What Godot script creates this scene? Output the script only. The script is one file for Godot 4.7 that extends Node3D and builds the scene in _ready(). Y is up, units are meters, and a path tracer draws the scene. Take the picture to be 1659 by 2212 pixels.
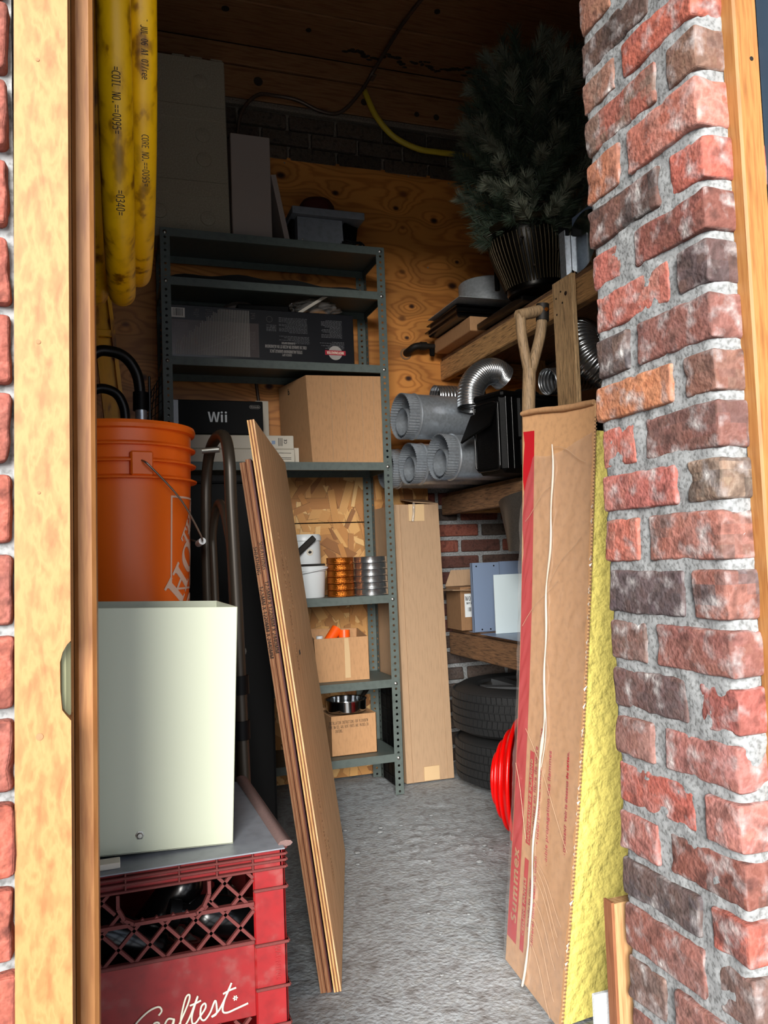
extends Node3D
# A brick garage seen through its doorway. Room axes: x right along the back wall, y up, -z into the room; metres.

var T := {}    # textures
var M := {}    # materials
var used := {}
var rng := RandomNumberGenerator.new()

func _ready():
	var cam := Camera3D.new()
	cam.name = "camera"
	cam.fov = 64.58
	cam.near = 0.05
	cam.far = 200.0
	cam.position = Vector3(0, 0.95, 0)
	cam.basis = Basis(Vector3.UP, deg_to_rad(-19.0)) * Basis(Vector3.RIGHT, deg_to_rad(3.2)) * Basis(Vector3.BACK, deg_to_rad(-2.1))
	add_child(cam)
	cam.current = true
	var we := WorldEnvironment.new()
	we.name = "environment"
	var env := Environment.new()
	env.background_mode = Environment.BG_SKY
	var sky := Sky.new()
	var sm := ProceduralSkyMaterial.new()
	sm.sky_top_color = Color(0.80, 0.87, 0.97)
	sm.sky_horizon_color = Color(0.96, 0.97, 1.0)
	sm.sky_curve = 0.2
	sm.ground_horizon_color = Color(0.72, 0.72, 0.72)
	sm.ground_bottom_color = Color(0.45, 0.45, 0.45)
	sm.sky_energy_multiplier = 1.0
	sky.sky_material = sm
	env.sky = sky
	env.background_energy_multiplier = SKY
	env.tonemap_mode = Environment.TONE_MAPPER_LINEAR
	env.tonemap_exposure = EXPO
	env.sdfgi_enabled = true
	env.ssao_enabled = true
	env.ssil_enabled = true
	we.environment = env
	add_child(we)
	# a hazy sun behind thin cloud, low in front of the doorway and a little to its left
	var sun := DirectionalLight3D.new()
	sun.name = "hazy_sun"
	sun.light_color = Color(1.0, 0.985, 0.96)
	sun.light_energy = SUN_E
	sun.light_angular_distance = SUN_SIZE
	sun.sky_mode = DirectionalLight3D.SKY_MODE_LIGHT_ONLY
	sun.shadow_enabled = true
	sun.rotation = Vector3(deg_to_rad(-SUN_UP), deg_to_rad(SUN_AZ), 0)
	add_child(sun)
	rng.seed = 7
	make_textures()
	make_materials()
	build_floor()
	build_ceiling()
	build_back_wall()
	build_side_walls()
	build_front_wall()
	build_door_frame()
	build_shelving()
	build_plywood()
	build_carton_stack_left()
	build_right_shelf()
	build_tall_cartons()
	build_tyres()
	build_shelf_goods()
	build_ducts_and_bag()
	build_top_deck()
	build_pipes()

const SKY := 0.9
const EXPO := 1.55
const SUN_E := 2.4
const SUN_SIZE := 34.0
const SUN_UP := 18.0
const SUN_AZ := -24.0

# ------------------------------------------------------------------ nodes
func numbered(called: String) -> String:
	var n: int = used.get(called, 0)
	used[called] = n + 1
	return called if n == 0 else "%s_%03d" % [called, n]

func tag(o: Node3D, label := "", category := "", group := "", kind := ""):
	if label != "": o.set_meta("label", label)
	if category != "": o.set_meta("category", category)
	if group != "": o.set_meta("group", group)
	if kind != "": o.set_meta("kind", kind)

func thing(called: String, label: String, category: String, at := Vector3.ZERO, turn := Vector3.ZERO, group := "") -> Node3D:
	var o := Node3D.new()
	o.name = numbered(called)
	add_child(o)
	o.position = at
	o.rotation = turn
	tag(o, label, category, group)
	return o

func part(parent: Node3D, called: String, mesh: Mesh, mat: Material, at := Vector3.ZERO, turn := Vector3.ZERO) -> MeshInstance3D:
	var o := MeshInstance3D.new()
	o.mesh = mesh
	o.material_override = null
	for i in mesh.get_surface_count():
		o.set_surface_override_material(i, mat)
	var n := 0
	while parent.has_node(NodePath(called if n == 0 else "%s_%03d" % [called, n])):
		n += 1
	o.name = called if n == 0 else "%s_%03d" % [called, n]
	o.position = at
	o.rotation = turn
	parent.add_child(o, true)
	return o

func single(called: String, mesh: Mesh, mat: Material, label: String, category: String, at := Vector3.ZERO, turn := Vector3.ZERO, group := "") -> MeshInstance3D:
	var o := part(self, numbered(called), mesh, mat, at, turn)
	tag(o, label, category, group)
	return o

func structure(called: String) -> Node3D:
	var o := Node3D.new()
	o.name = called
	add_child(o)
	o.set_meta("kind", "structure")
	return o

# ------------------------------------------------------------------ mesh building
class MB:
	var v := PackedVector3Array()
	var n := PackedVector3Array()
	var uv := PackedVector2Array()
	var c := PackedColorArray()
	var col := Color.WHITE
	var xf := Transform3D()
	func tri(a: Vector3, b: Vector3, d: Vector3, na: Vector3, nb: Vector3, nd: Vector3, ua := Vector2(), ub := Vector2(), ud := Vector2()):
		a = xf * a; b = xf * b; d = xf * d
		var q := xf.basis
		na = (q * na).normalized(); nb = (q * nb).normalized(); nd = (q * nd).normalized()
		var g := (b - a).cross(d - a)
		if g.length_squared() < 1e-16: return
		if g.dot(na + nb + nd) > 0.0:
			v.append(a); v.append(d); v.append(b); n.append(na); n.append(nd); n.append(nb); uv.append(ua); uv.append(ud); uv.append(ub)
		else:
			v.append(a); v.append(b); v.append(d); n.append(na); n.append(nb); n.append(nd); uv.append(ua); uv.append(ub); uv.append(ud)
		c.append(col); c.append(col); c.append(col)
	func quad(a: Vector3, b: Vector3, d: Vector3, e: Vector3, nn: Vector3):
		var u := (b - a).length()
		var w := (e - a).length()
		tri(a, b, d, nn, nn, nn, Vector2(0, 0), Vector2(u, 0), Vector2(u, w))
		tri(a, d, e, nn, nn, nn, Vector2(0, 0), Vector2(u, w), Vector2(0, w))
	func flat(a: Vector3, b: Vector3, d: Vector3, away: Vector3):   # flat triangle, normal away from a point
		var g := (b - a).cross(d - a).normalized()
		if g.dot((a + b + d) / 3.0 - away) < 0.0: g = -g
		tri(a, b, d, g, g, g)
	func mesh() -> ArrayMesh:
		var arr := []
		arr.resize(Mesh.ARRAY_MAX)
		arr[Mesh.ARRAY_VERTEX] = v
		arr[Mesh.ARRAY_NORMAL] = n
		arr[Mesh.ARRAY_TEX_UV] = uv
		arr[Mesh.ARRAY_COLOR] = c
		var m := ArrayMesh.new()
		m.add_surface_from_arrays(Mesh.PRIMITIVE_TRIANGLES, arr)
		return m
	func box(a: Vector3, b: Vector3, bev := 0.002):   # chamfered box from corner a to corner b
		var lo := Vector3(minf(a.x, b.x), minf(a.y, b.y), minf(a.z, b.z))
		var hi := Vector3(maxf(a.x, b.x), maxf(a.y, b.y), maxf(a.z, b.z))
		var s := hi - lo
		bev = minf(bev, 0.45 * minf(s.x, minf(s.y, s.z)))
		var mid := (lo + hi) * 0.5
		var h := s * 0.5
		for ax in 3:
			var i := (ax + 1) % 3
			var j := (ax + 2) % 3
			for sg in [-1.0, 1.0]:
				var p := []
				for k in [[-1, -1], [1, -1], [1, 1], [-1, 1]]:
					var q := Vector3()
					q[ax] = sg * h[ax]
					q[i] = k[0] * (h[i] - bev)
					q[j] = k[1] * (h[j] - bev)
					p.append(mid + q)
				var nn := Vector3()
				nn[ax] = sg
				quad(p[0], p[1], p[2], p[3], nn)
		if bev <= 0.0: return
		for ax in 3:   # edges along ax
			var i := (ax + 1) % 3
			var j := (ax + 2) % 3
			for si in [-1.0, 1.0]:
				for sj in [-1.0, 1.0]:
					var p := []
					for k in [[-1, 0], [1, 0], [1, 1], [-1, 1]]:
						var q := Vector3()
						q[ax] = k[0] * (h[ax] - bev)
						q[i] = si * (h[i] - (bev if k[1] == 1 else 0.0))
						q[j] = sj * (h[j] - (0.0 if k[1] == 1 else bev))
						p.append(mid + q)
					var nn := Vector3()
					nn[i] = si
					nn[j] = sj
					quad(p[0], p[1], p[2], p[3], nn.normalized())
		for sx in [-1.0, 1.0]:
			for sy in [-1.0, 1.0]:
				for sz in [-1.0, 1.0]:
					var sg := Vector3(sx, sy, sz)
					var e := h * sg
					flat(mid + e - sg * Vector3(0, bev, bev), mid + e - sg * Vector3(bev, 0, bev), mid + e - sg * Vector3(bev, bev, 0), mid)
	func hexa(p: Array):   # eight corners: 0-3 one face, 4-7 the opposite one
		var mid := Vector3()
		for q in p: mid += q / 8.0
		for f in [[0, 1, 2, 3], [4, 5, 6, 7], [0, 1, 5, 4], [1, 2, 6, 5], [2, 3, 7, 6], [3, 0, 4, 7]]:
			var g: Vector3 = (p[f[1]] - p[f[0]]).cross(p[f[3]] - p[f[0]]).normalized()
			if g.dot((p[f[0]] + p[f[2]]) * 0.5 - mid) < 0.0: g = -g
			quad(p[f[0]], p[f[1]], p[f[2]], p[f[3]], g)
	func tube(path: Array, r, sides := 12, caps := true, closed := false):   # r: number or array of radii
		var m := path.size()
		var dirs := []
		for i in m:
			var a: Vector3 = path[(i - 1 + m) % m] if closed else path[maxi(i - 1, 0)]
			var b: Vector3 = path[(i + 1) % m] if closed else path[mini(i + 1, m - 1)]
			dirs.append((b - a).normalized())
		var up := Vector3.UP if absf(dirs[0].y) < 0.9 else Vector3.RIGHT
		var side: Vector3 = dirs[0].cross(up).normalized()
		var rings := []
		var nrm := []
		var along := []
		var l := 0.0
		for i in m:
			if i > 0:
				side = (side - dirs[i] * side.dot(dirs[i])).normalized()
				l += (path[i] - path[i - 1]).length()
			along.append(l)
			var bi: Vector3 = dirs[i].cross(side)
			var ring := []
			var rn := []
			var rr: float = r[i] if r is Array else r
			var slope := 0.0
			if r is Array and i > 0 and i < m - 1:
				slope = (r[i + 1] - r[i - 1]) / maxf((path[i + 1] - path[i - 1]).length(), 1e-5)
			for k in sides + 1:
				var t := TAU * k / sides
				var d: Vector3 = side * cos(t) + bi * sin(t)
				ring.append(path[i] + d * rr)
				rn.append((d - dirs[i] * slope).normalized())
			rings.append(ring)
			nrm.append(rn)
		for i in (m if closed else m - 1):
			var j := (i + 1) % m
			for k in sides:
				var u0 := float(k) / sides
				var u1 := float(k + 1) / sides
				tri(rings[i][k], rings[i][k + 1], rings[j][k + 1], nrm[i][k], nrm[i][k + 1], nrm[j][k + 1], Vector2(u0, along[i]), Vector2(u1, along[i]), Vector2(u1, along[j]))
				tri(rings[i][k], rings[j][k + 1], rings[j][k], nrm[i][k], nrm[j][k + 1], nrm[j][k], Vector2(u0, along[i]), Vector2(u1, along[j]), Vector2(u0, along[j]))
		if caps and not closed:
			for e in [0, m - 1]:
				var nn: Vector3 = -dirs[0] if e == 0 else dirs[m - 1]
				for k in sides:
					tri(path[e], rings[e][k], rings[e][k + 1], nn, nn, nn)
	func lathe(prof: Array, sides := 40, from := 0.0, to := TAU, wobble := 0.0, lobes := 0):   # profile of Vector2(radius, height) about the y axis
		var m := prof.size()
		var sn := []
		for i in m - 1:
			var d: Vector2 = prof[i + 1] - prof[i]
			sn.append(Vector2(d.y, -d.x).normalized())
		for i in m - 1:
			var n0: Vector2 = sn[i]
			var n1: Vector2 = sn[i]
			if i > 0 and sn[i - 1].dot(sn[i]) > 0.8: n0 = (sn[i - 1] + sn[i]).normalized()
			if i < m - 2 and sn[i + 1].dot(sn[i]) > 0.8: n1 = (sn[i + 1] + sn[i]).normalized()
			for k in sides:
				var q := []
				for kk in [k, k + 1]:
					var t = from + (to - from) * kk / sides
					var w := 1.0 + (wobble * cos(t * lobes) if lobes > 0 else 0.0)
					var d := Vector3(cos(t), 0, sin(t))
					q.append([d * prof[i].x * w + Vector3.UP * prof[i].y, d * prof[i + 1].x * w + Vector3.UP * prof[i + 1].y, d * n0.x + Vector3.UP * n0.y, d * n1.x + Vector3.UP * n1.y, float(kk) / sides])
				tri(q[0][0], q[1][0], q[1][1], q[0][2], q[1][2], q[1][3], Vector2(q[0][4], prof[i].y), Vector2(q[1][4], prof[i].y), Vector2(q[1][4], prof[i + 1].y))
				tri(q[0][0], q[1][1], q[0][1], q[0][2], q[1][3], q[0][3], Vector2(q[0][4], prof[i].y), Vector2(q[1][4], prof[i + 1].y), Vector2(q[0][4], prof[i + 1].y))
	func grid(nu: int, nv: int, f: Callable, facing: Vector3):   # smooth surface f(u, v), u and v from 0 to 1
		var p := []
		for j in nv + 1:
			var row := []
			for i in nu + 1:
				row.append(f.call(float(i) / nu, float(j) / nv))
			p.append(row)
		var q := []
		for j in nv + 1:
			var row := []
			for i in nu + 1:
				var dx: Vector3 = p[j][mini(i + 1, nu)] - p[j][maxi(i - 1, 0)]
				var dy: Vector3 = p[mini(j + 1, nv)][i] - p[maxi(j - 1, 0)][i]
				var g := dx.cross(dy).normalized()
				if g.dot(facing) < 0.0: g = -g   # facing zero: keep the grid's own side
				row.append(g)
			q.append(row)
		for j in nv:
			for i in nu:
				var a := Vector2(float(i) / nu, 1.0 - float(j) / nv)
				var b := Vector2(float(i + 1) / nu, 1.0 - float(j + 1) / nv)
				tri(p[j][i], p[j][i + 1], p[j + 1][i + 1], q[j][i], q[j][i + 1], q[j + 1][i + 1], a, Vector2(b.x, a.y), b)
				tri(p[j][i], p[j + 1][i + 1], p[j + 1][i], q[j][i], q[j + 1][i + 1], q[j + 1][i], a, b, Vector2(a.x, b.y))
	func prism(poly: Array, z0: float, z1: float):   # polygon in x and y, extruded along z
		var pts := PackedVector2Array(poly)
		var idx := Geometry2D.triangulate_polygon(pts)
		for i in range(0, idx.size(), 3):
			for z in [z0, z1]:
				var nn := Vector3(0, 0, 1 if z == maxf(z0, z1) else -1)
				tri(Vector3(pts[idx[i]].x, pts[idx[i]].y, z), Vector3(pts[idx[i + 1]].x, pts[idx[i + 1]].y, z), Vector3(pts[idx[i + 2]].x, pts[idx[i + 2]].y, z), nn, nn, nn)
		var area := 0.0
		for i in pts.size():
			area += pts[i].cross(pts[(i + 1) % pts.size()])
		for i in pts.size():
			var a := pts[i]
			var b := pts[(i + 1) % pts.size()]
			var d := (b - a).normalized()
			var nn := Vector3(d.y, -d.x, 0) * signf(area)
			quad(Vector3(a.x, a.y, z0), Vector3(b.x, b.y, z0), Vector3(b.x, b.y, z1), Vector3(a.x, a.y, z1), nn)
	func ball(at: Vector3, r: Vector3, seg := 12):
		for j in seg:
			for i in seg * 2:
				var p := []
				for k in [[i, j], [i + 1, j], [i + 1, j + 1], [i, j + 1]]:
					var a: float = PI * k[0] / seg
					var b: float = PI * k[1] / seg
					p.append(Vector3(sin(b) * cos(a), cos(b), sin(b) * sin(a)))
				tri(at + p[0] * r, at + p[1] * r, at + p[2] * r, p[0] / r, p[1] / r, p[2] / r)
				tri(at + p[0] * r, at + p[2] * r, at + p[3] * r, p[0] / r, p[2] / r, p[3] / r)

func box_mesh(a: Vector3, b: Vector3, bev := 0.002) -> ArrayMesh:
	var m := MB.new()
	m.box(a, b, bev)
	return m.mesh()

func tube_mesh(path: Array, r, sides := 12) -> ArrayMesh:
	var m := MB.new()
	m.tube(path, r, sides)
	return m.mesh()

func lathe_mesh(prof: Array, sides := 40) -> ArrayMesh:
	var m := MB.new()
	m.lathe(prof, sides)
	return m.mesh()

func spline(pts: Array, per := 8) -> Array:   # Catmull-Rom through the points
	var out := []
	for i in pts.size() - 1:
		var p0 = pts[maxi(i - 1, 0)]
		var p1 = pts[i]
		var p2 = pts[i + 1]
		var p3 = pts[mini(i + 2, pts.size() - 1)]
		for k in per:
			var t := float(k) / per
			out.append(0.5 * ((2.0 * p1) + (p2 - p0) * t + (2.0 * p0 - 5.0 * p1 + 4.0 * p2 - p3) * t * t + (3.0 * p1 - p0 - 3.0 * p2 + p3) * t * t * t))
	out.append(pts[-1])
	return out

var fonts := {}
func text_mesh(words: String, height: float, bold := false, face := "Droid Sans", thick := 0.0006, align := HORIZONTAL_ALIGNMENT_CENTER) -> TextMesh:
	var key := face + str(bold)
	if not fonts.has(key):
		var f := SystemFont.new()
		f.font_names = PackedStringArray([face])
		f.font_weight = 700 if bold else 400
		fonts[key] = f
	var t := TextMesh.new()
	t.font = fonts[key]
	t.text = words
	t.font_size = 64
	t.pixel_size = height / 64.0
	t.depth = thick
	t.curve_step = 2.0
	t.horizontal_alignment = align
	return t

# letters on a flat face: at the centre of the line, x axis along the reading direction, y axis up the letters
func letters(parent: Node3D, words: String, height: float, mat: Material, at: Vector3, x_axis: Vector3, y_axis: Vector3, bold := false, face := "Droid Sans", squeeze := 1.0) -> MeshInstance3D:
	var o := part(parent, "lettering", text_mesh(words, height, bold, face), mat)
	var x := x_axis.normalized()
	var z := x.cross(y_axis).normalized()
	o.transform = Transform3D(Basis(x * squeeze, z.cross(x), z), at)
	return o

func noise(sd: int, freq: float, oct := 4, type := FastNoiseLite.TYPE_SIMPLEX_SMOOTH) -> FastNoiseLite:
	var n := FastNoiseLite.new()
	n.seed = sd
	n.frequency = freq
	n.noise_type = type
	n.fractal_octaves = oct
	if oct == 1: n.fractal_type = FastNoiseLite.FRACTAL_NONE
	return n

# ------------------------------------------------------------------ textures and materials
func ntex(sd: int, freq: float, cols: Array, oct := 4, size := 512, type := FastNoiseLite.TYPE_SIMPLEX_SMOOTH, warp := 0.0) -> NoiseTexture2D:
	var n := noise(sd, freq, oct, type)
	if warp > 0.0:
		n.domain_warp_enabled = true
		n.domain_warp_amplitude = warp
		n.domain_warp_frequency = freq * 0.7
	if type == FastNoiseLite.TYPE_CELLULAR:
		n.cellular_return_type = FastNoiseLite.RETURN_CELL_VALUE
	var t := NoiseTexture2D.new()
	t.noise = n
	t.width = size
	t.height = size
	t.seamless = true
	var g := Gradient.new()
	var off := PackedFloat32Array()
	var cc := PackedColorArray()
	for c in cols:
		off.append(c[0])
		cc.append(c[1])
	g.offsets = off
	g.colors = cc
	t.color_ramp = g
	return t

func gray(x: float) -> Color: return Color(x, x, x)

func mat(color: Color, rough := 0.7, metal := 0.0, o := {}) -> StandardMaterial3D:
	var m := StandardMaterial3D.new()
	m.albedo_color = color
	m.roughness = rough
	m.metallic = metal
	m.metallic_specular = o.get("spec", 0.5)
	m.cull_mode = BaseMaterial3D.CULL_DISABLED
	var tri: bool = o.get("tri", true)
	if o.has("tex"): m.albedo_texture = T[o.tex]
	if o.has("tex") or o.has("bump") or o.has("rtex"):
		m.uv1_triplanar = tri
		m.uv1_world_triplanar = o.get("world", false)
		m.uv1_triplanar_sharpness = 4.0
		m.uv1_scale = o.get("scale", Vector3.ONE)
		m.uv1_offset = o.get("offset", Vector3.ZERO)
	if o.has("bump"):
		m.heightmap_enabled = true
		m.heightmap_texture = T[o.bump]
		m.heightmap_scale = o.get("bscale", 0.1)
	if o.has("rtex"):
		m.roughness_texture = T[o.rtex]
	if o.has("detail"):
		m.detail_enabled = true
		m.detail_albedo = T[o.detail]
		m.detail_blend_mode = BaseMaterial3D.BLEND_MODE_MIX
		m.detail_uv_layer = BaseMaterial3D.DETAIL_UV_2
		m.uv2_triplanar = true
		m.uv2_world_triplanar = o.get("world", false)
		m.uv2_triplanar_sharpness = 4.0
		m.uv2_scale = o.get("dscale", Vector3.ONE)
	if o.get("vc", false): m.vertex_color_use_as_albedo = true
	if o.has("coat"):
		m.clearcoat_enabled = true
		m.clearcoat = o.coat
		m.clearcoat_roughness = o.get("coat_rough", 0.1)
	return m

func S(x: float, y: float, z: float) -> Vector3: return Vector3(x, y, z)

func make_textures():
	T.grain = ntex(11, 0.03, [[0.0, gray(0.50)], [0.3, gray(0.72)], [0.5, gray(0.92)], [0.62, gray(0.80)], [0.8, gray(1.0)], [1.0, gray(0.86)]], 3, 512, FastNoiseLite.TYPE_SIMPLEX_SMOOTH, 30.0)
	T.grain_soft = ntex(13, 0.02, [[0.0, Color(0.78, 0.70, 0.62)], [0.4, Color(0.93, 0.90, 0.87)], [0.6, Color(1, 1, 1)], [1.0, Color(0.85, 0.78, 0.70)]], 4, 512, FastNoiseLite.TYPE_SIMPLEX_SMOOTH, 20.0)
	T.fine = ntex(17, 0.09, [[0.0, gray(0.0)], [1.0, gray(1.0)]], 4, 512)
	T.lumps = ntex(19, 0.02, [[0.0, gray(0.0)], [1.0, gray(1.0)]], 5, 512)
	T.grit = ntex(18, 0.035, [[0.0, gray(0.0)], [1.0, gray(1.0)]], 6, 1024)
	T.card = ntex(23, 0.03, [[0.0, gray(0.90)], [0.5, gray(0.98)], [1.0, gray(1.0)]], 5, 512)
	T.concrete = ntex(29, 0.012, [[0.0, Color(0.70, 0.68, 0.66)], [0.35, Color(0.86, 0.86, 0.86)], [0.55, Color(0.95, 0.97, 0.98)], [0.75, Color(0.86, 0.86, 0.85)], [1.0, Color(1, 1, 1)]], 7, 1024)
	T.brickface = ntex(31, 0.011, [[0.0, Color(0.58, 0.52, 0.50)], [0.25, Color(0.80, 0.75, 0.72)], [0.5, Color(1, 0.97, 0.95)], [0.7, Color(0.88, 0.80, 0.76)], [1.0, Color(1, 0.98, 0.92)]], 6, 1024, FastNoiseLite.TYPE_SIMPLEX_SMOOTH, 12.0)
	T.bloom = ntex(37, 0.008, [[0.0, Color(0.86, 0.85, 0.83, 0.0)], [0.52, Color(0.62, 0.60, 0.60, 0.0)], [0.70, Color(0.62, 0.60, 0.60, 0.30)], [0.88, Color(0.70, 0.69, 0.68, 0.65)], [1.0, Color(0.92, 0.91, 0.9, 0.9)]], 6, 1024)
	T.mortar = ntex(41, 0.05, [[0.0, Color(0.62, 0.62, 0.61)], [0.5, Color(0.92, 0.93, 0.93)], [1.0, Color(1, 1, 1)]], 5, 512)
	T.spangle = ntex(43, 0.05, [[0.0, gray(0.90)], [1.0, gray(1.0)]], 1, 512, FastNoiseLite.TYPE_CELLULAR)
	T.smears = ntex(47, 0.014, [[0.0, Color(0.30, 0.24, 0.14)], [0.22, Color(0.62, 0.55, 0.40)], [0.36, Color(0.92, 0.90, 0.82)], [0.6, Color(1, 1, 1)], [1.0, Color(1, 1, 1)]], 6, 512)
	T.dust = ntex(53, 0.01, [[0.0, Color(0.50, 0.36, 0.34, 0.4)], [0.33, Color(0.50, 0.36, 0.34, 0.06)], [0.5, Color(0.55, 0.40, 0.38, 0.02)], [1.0, Color(0.62, 0.55, 0.50, 0.0)]], 6, 512)
	T.foam = ntex(59, 0.06, [[0.0, gray(0.84)], [1.0, gray(1.0)]], 4, 512)
	T.scuff = ntex(61, 0.02, [[0.0, gray(0.88)], [0.5, gray(0.97)], [1.0, gray(1.0)]], 6, 512)
	T.ply = ply_image()
	T.osb = osb_image()
	T.jack = jack_image()

func ply_image() -> ImageTexture:   # rotary-cut veneer, 2.85 m by 1.41 m, with its knots
	var w := 1140
	var h := 564
	var px := 400.0
	var f := PackedFloat32Array()
	f.resize(w * h)
	var a := noise(71, 0.004, 3)
	var b := noise(72, 0.06, 2)
	for y in h:
		for x in w:
			f[y * w + x] = a.get_noise_2d(x * 0.35, y * 1.6) * 2.6 + b.get_noise_2d(x * 0.12, y) * 0.16
	var knots := [[1.6, 2.34], [1.32, 2.27], [1.57, 2.22], [1.36, 2.11], [1.31, 2.05], [1.33, 1.96], [1.33, 1.77], [1.34, 2.64], [1.3, 2.57], [1.49, 2.53], [1.33, 2.48], [1.01, 2.61], [0.76, 2.66], [0.94, 1.64], [0.68, 1.71], [0.76, 1.72], [0.09, 1.95], [0.15, 1.73], [-0.2, 2.2], [-0.1, 1.6], [0.4, 1.55], [0.5, 2.3], [0.85, 2.2], [1.8, 2.1]]
	var core := {}
	for i in knots.size():
		var cx := int((knots[i][0] + 0.8) * px)
		var cy := int((2.745 - knots[i][1]) * px)
		var r := 5.0 + (i * 7 % 5) * 1.1
		if i == 2: r = 10.0
		for y in range(maxi(cy - 45, 0), mini(cy + 45, h)):
			for x in range(maxi(cx - 60, 0), mini(cx + 60, w)):
				var d := sqrt((x - cx) * (x - cx) * 0.5 + (y - cy) * (y - cy))
				f[y * w + x] += 1.1 * exp(-d * d / (r * r * 6.0))
				if d < r * 0.8:
					core[y * w + x] = clampf(1.6 - d / (r * 0.5), 0.0, 1.0) * (0.95 if i % 3 != 1 else 0.45)
	var im := Image.create_empty(w, h, false, Image.FORMAT_RGB8)
	for y in h:
		for x in w:
			var k := y * w + x
			var s := sin(f[k] * 15.0) * 0.5 + 0.5
			s = s * s * s
			var v := 1.0 - 0.15 * s
			v *= 0.96 + 0.06 * sin(f[k] * 3.0)
			var c := Color(v, v * (1.0 - 0.06 * s), v * (1.0 - 0.12 * s))
			if core.has(k): c = c.lerp(Color(0.20, 0.13, 0.08), core[k])
			im.set_pixel(x, y, c)
	return ImageTexture.create_from_image(im)

func osb_image() -> ImageTexture:   # pressed strands, 1.5 m square
	var n := 1024
	var im := Image.create_empty(n, n, false, Image.FORMAT_RGB8)
	im.fill(Color(0.72, 0.56, 0.36))
	var r := RandomNumberGenerator.new()
	r.seed = 5
	var tones := [Color(0.86, 0.68, 0.44), Color(0.94, 0.79, 0.55), Color(0.74, 0.55, 0.34), Color(0.62, 0.44, 0.26), Color(0.89, 0.73, 0.50), Color(0.82, 0.62, 0.38), Color(0.97, 0.86, 0.66)]
	for i in 900:
		var cx := r.randf() * n
		var cy := r.randf() * n
		var ang := r.randfn(PI / 2, 0.55) if r.randf() < 0.75 else r.randf() * PI
		var l := r.randf_range(26.0, 64.0)
		var wd := r.randf_range(6.0, 18.0)
		var tone: Color = tones[r.randi() % tones.size()].lightened(r.randf_range(0.0, 0.08))
		var d := Vector2(cos(ang), sin(ang))
		var e := Vector2(-d.y, d.x)
		var reach := int(l + wd)
		var skew := r.randf_range(-0.6, 0.6)
		var ph := r.randf() * 9.0
		for y in range(int(cy) - reach, int(cy) + reach):
			for x in range(int(cx) - reach, int(cx) + reach):
				var q := Vector2(x - cx, y - cy)
				var u := q.dot(d)
				var v := q.dot(e)
				if absf(v) < wd and absf(u + v * skew) < l:
					var edge := wd - absf(v)
					var k := 0.93 + 0.07 * sin(v * 1.9 + ph)
					if edge < 1.2 and v > 0.0: k *= 0.72
					im.set_pixel(posmod(x, n), posmod(y, n), Color(tone.r * k, tone.g * k, tone.b * k))
	return ImageTexture.create_from_image(im)

func jack_image() -> ImageTexture:   # print of the dark carton, upside down as the carton lies
	var w := 1024
	var h := 264
	var im := Image.create_empty(w, h, false, Image.FORMAT_RGB8)
	im.fill(Color(0.055, 0.06, 0.085))
	im.fill_rect(Rect2i(18, 74, 470, 180), Color(0.30, 0.255, 0.25))
	im.fill_rect(Rect2i(26, 14, 70, 50), Color(0.78, 0.76, 0.72))
	var r := RandomNumberGenerator.new()
	r.seed = 9
	var x := 34
	while x < 88:
		var b := r.randi_range(1, 3)
		im.fill_rect(Rect2i(x, 18, b, 38), Color(0.1, 0.1, 0.1))
		x += b + r.randi_range(1, 3)
	var blocks := [[600, 760, 34, 12, 7], [600, 770, 132, 6, 7], [840, 960, 34, 14, 7], [830, 970, 150, 6, 7], [530, 585, 76, 6, 6], [140, 170, 16, 5, 9], [200, 245, 16, 5, 9], [330, 370, 20, 4, 9], [446, 470, 20, 4, 9], [40, 110, 90, 4, 7], [390, 470, 120, 12, 8]]
	for b in blocks:
		for k in b[3]:
			var y: int = b[2] + k * b[4]
			var x0: int = b[0] + (r.randi_range(0, (b[1] - b[0]) / 2) if r.randf() < 0.5 else 0)
			var xx := x0
			while xx < b[1]:
				var l := r.randi_range(5, 18)
				im.fill_rect(Rect2i(xx, y, mini(l, b[1] - xx), 2), Color(0.52, 0.52, 0.53) if b[0] > 500 else Color(0.42, 0.39, 0.37))
				xx += l + 3
	# line drawing of the jack inside the grey panel
	for k in 150:
		var p := Vector2(150 + k * 1.5, 214 - k * 0.62)
		for q in [0, 26, 27]:
			im.set_pixel(int(p.x), int(p.y) + q, Color(0.62, 0.58, 0.56))
	for k in 90:
		var t := TAU * k / 90.0
		for q in [[330, 150, 14.0], [300, 164, 12.0], [420, 120, 10.0], [428, 190, 12.0], [548, 46, 16.0]]:
			im.set_pixel(int(q[0] + cos(t) * q[2]), int(q[1] + sin(t) * q[2]), Color(0.2, 0.17, 0.17) if q[0] > 400 and q[0] < 500 else Color(0.62, 0.58, 0.56))
	return ImageTexture.create_from_image(im)

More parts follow.
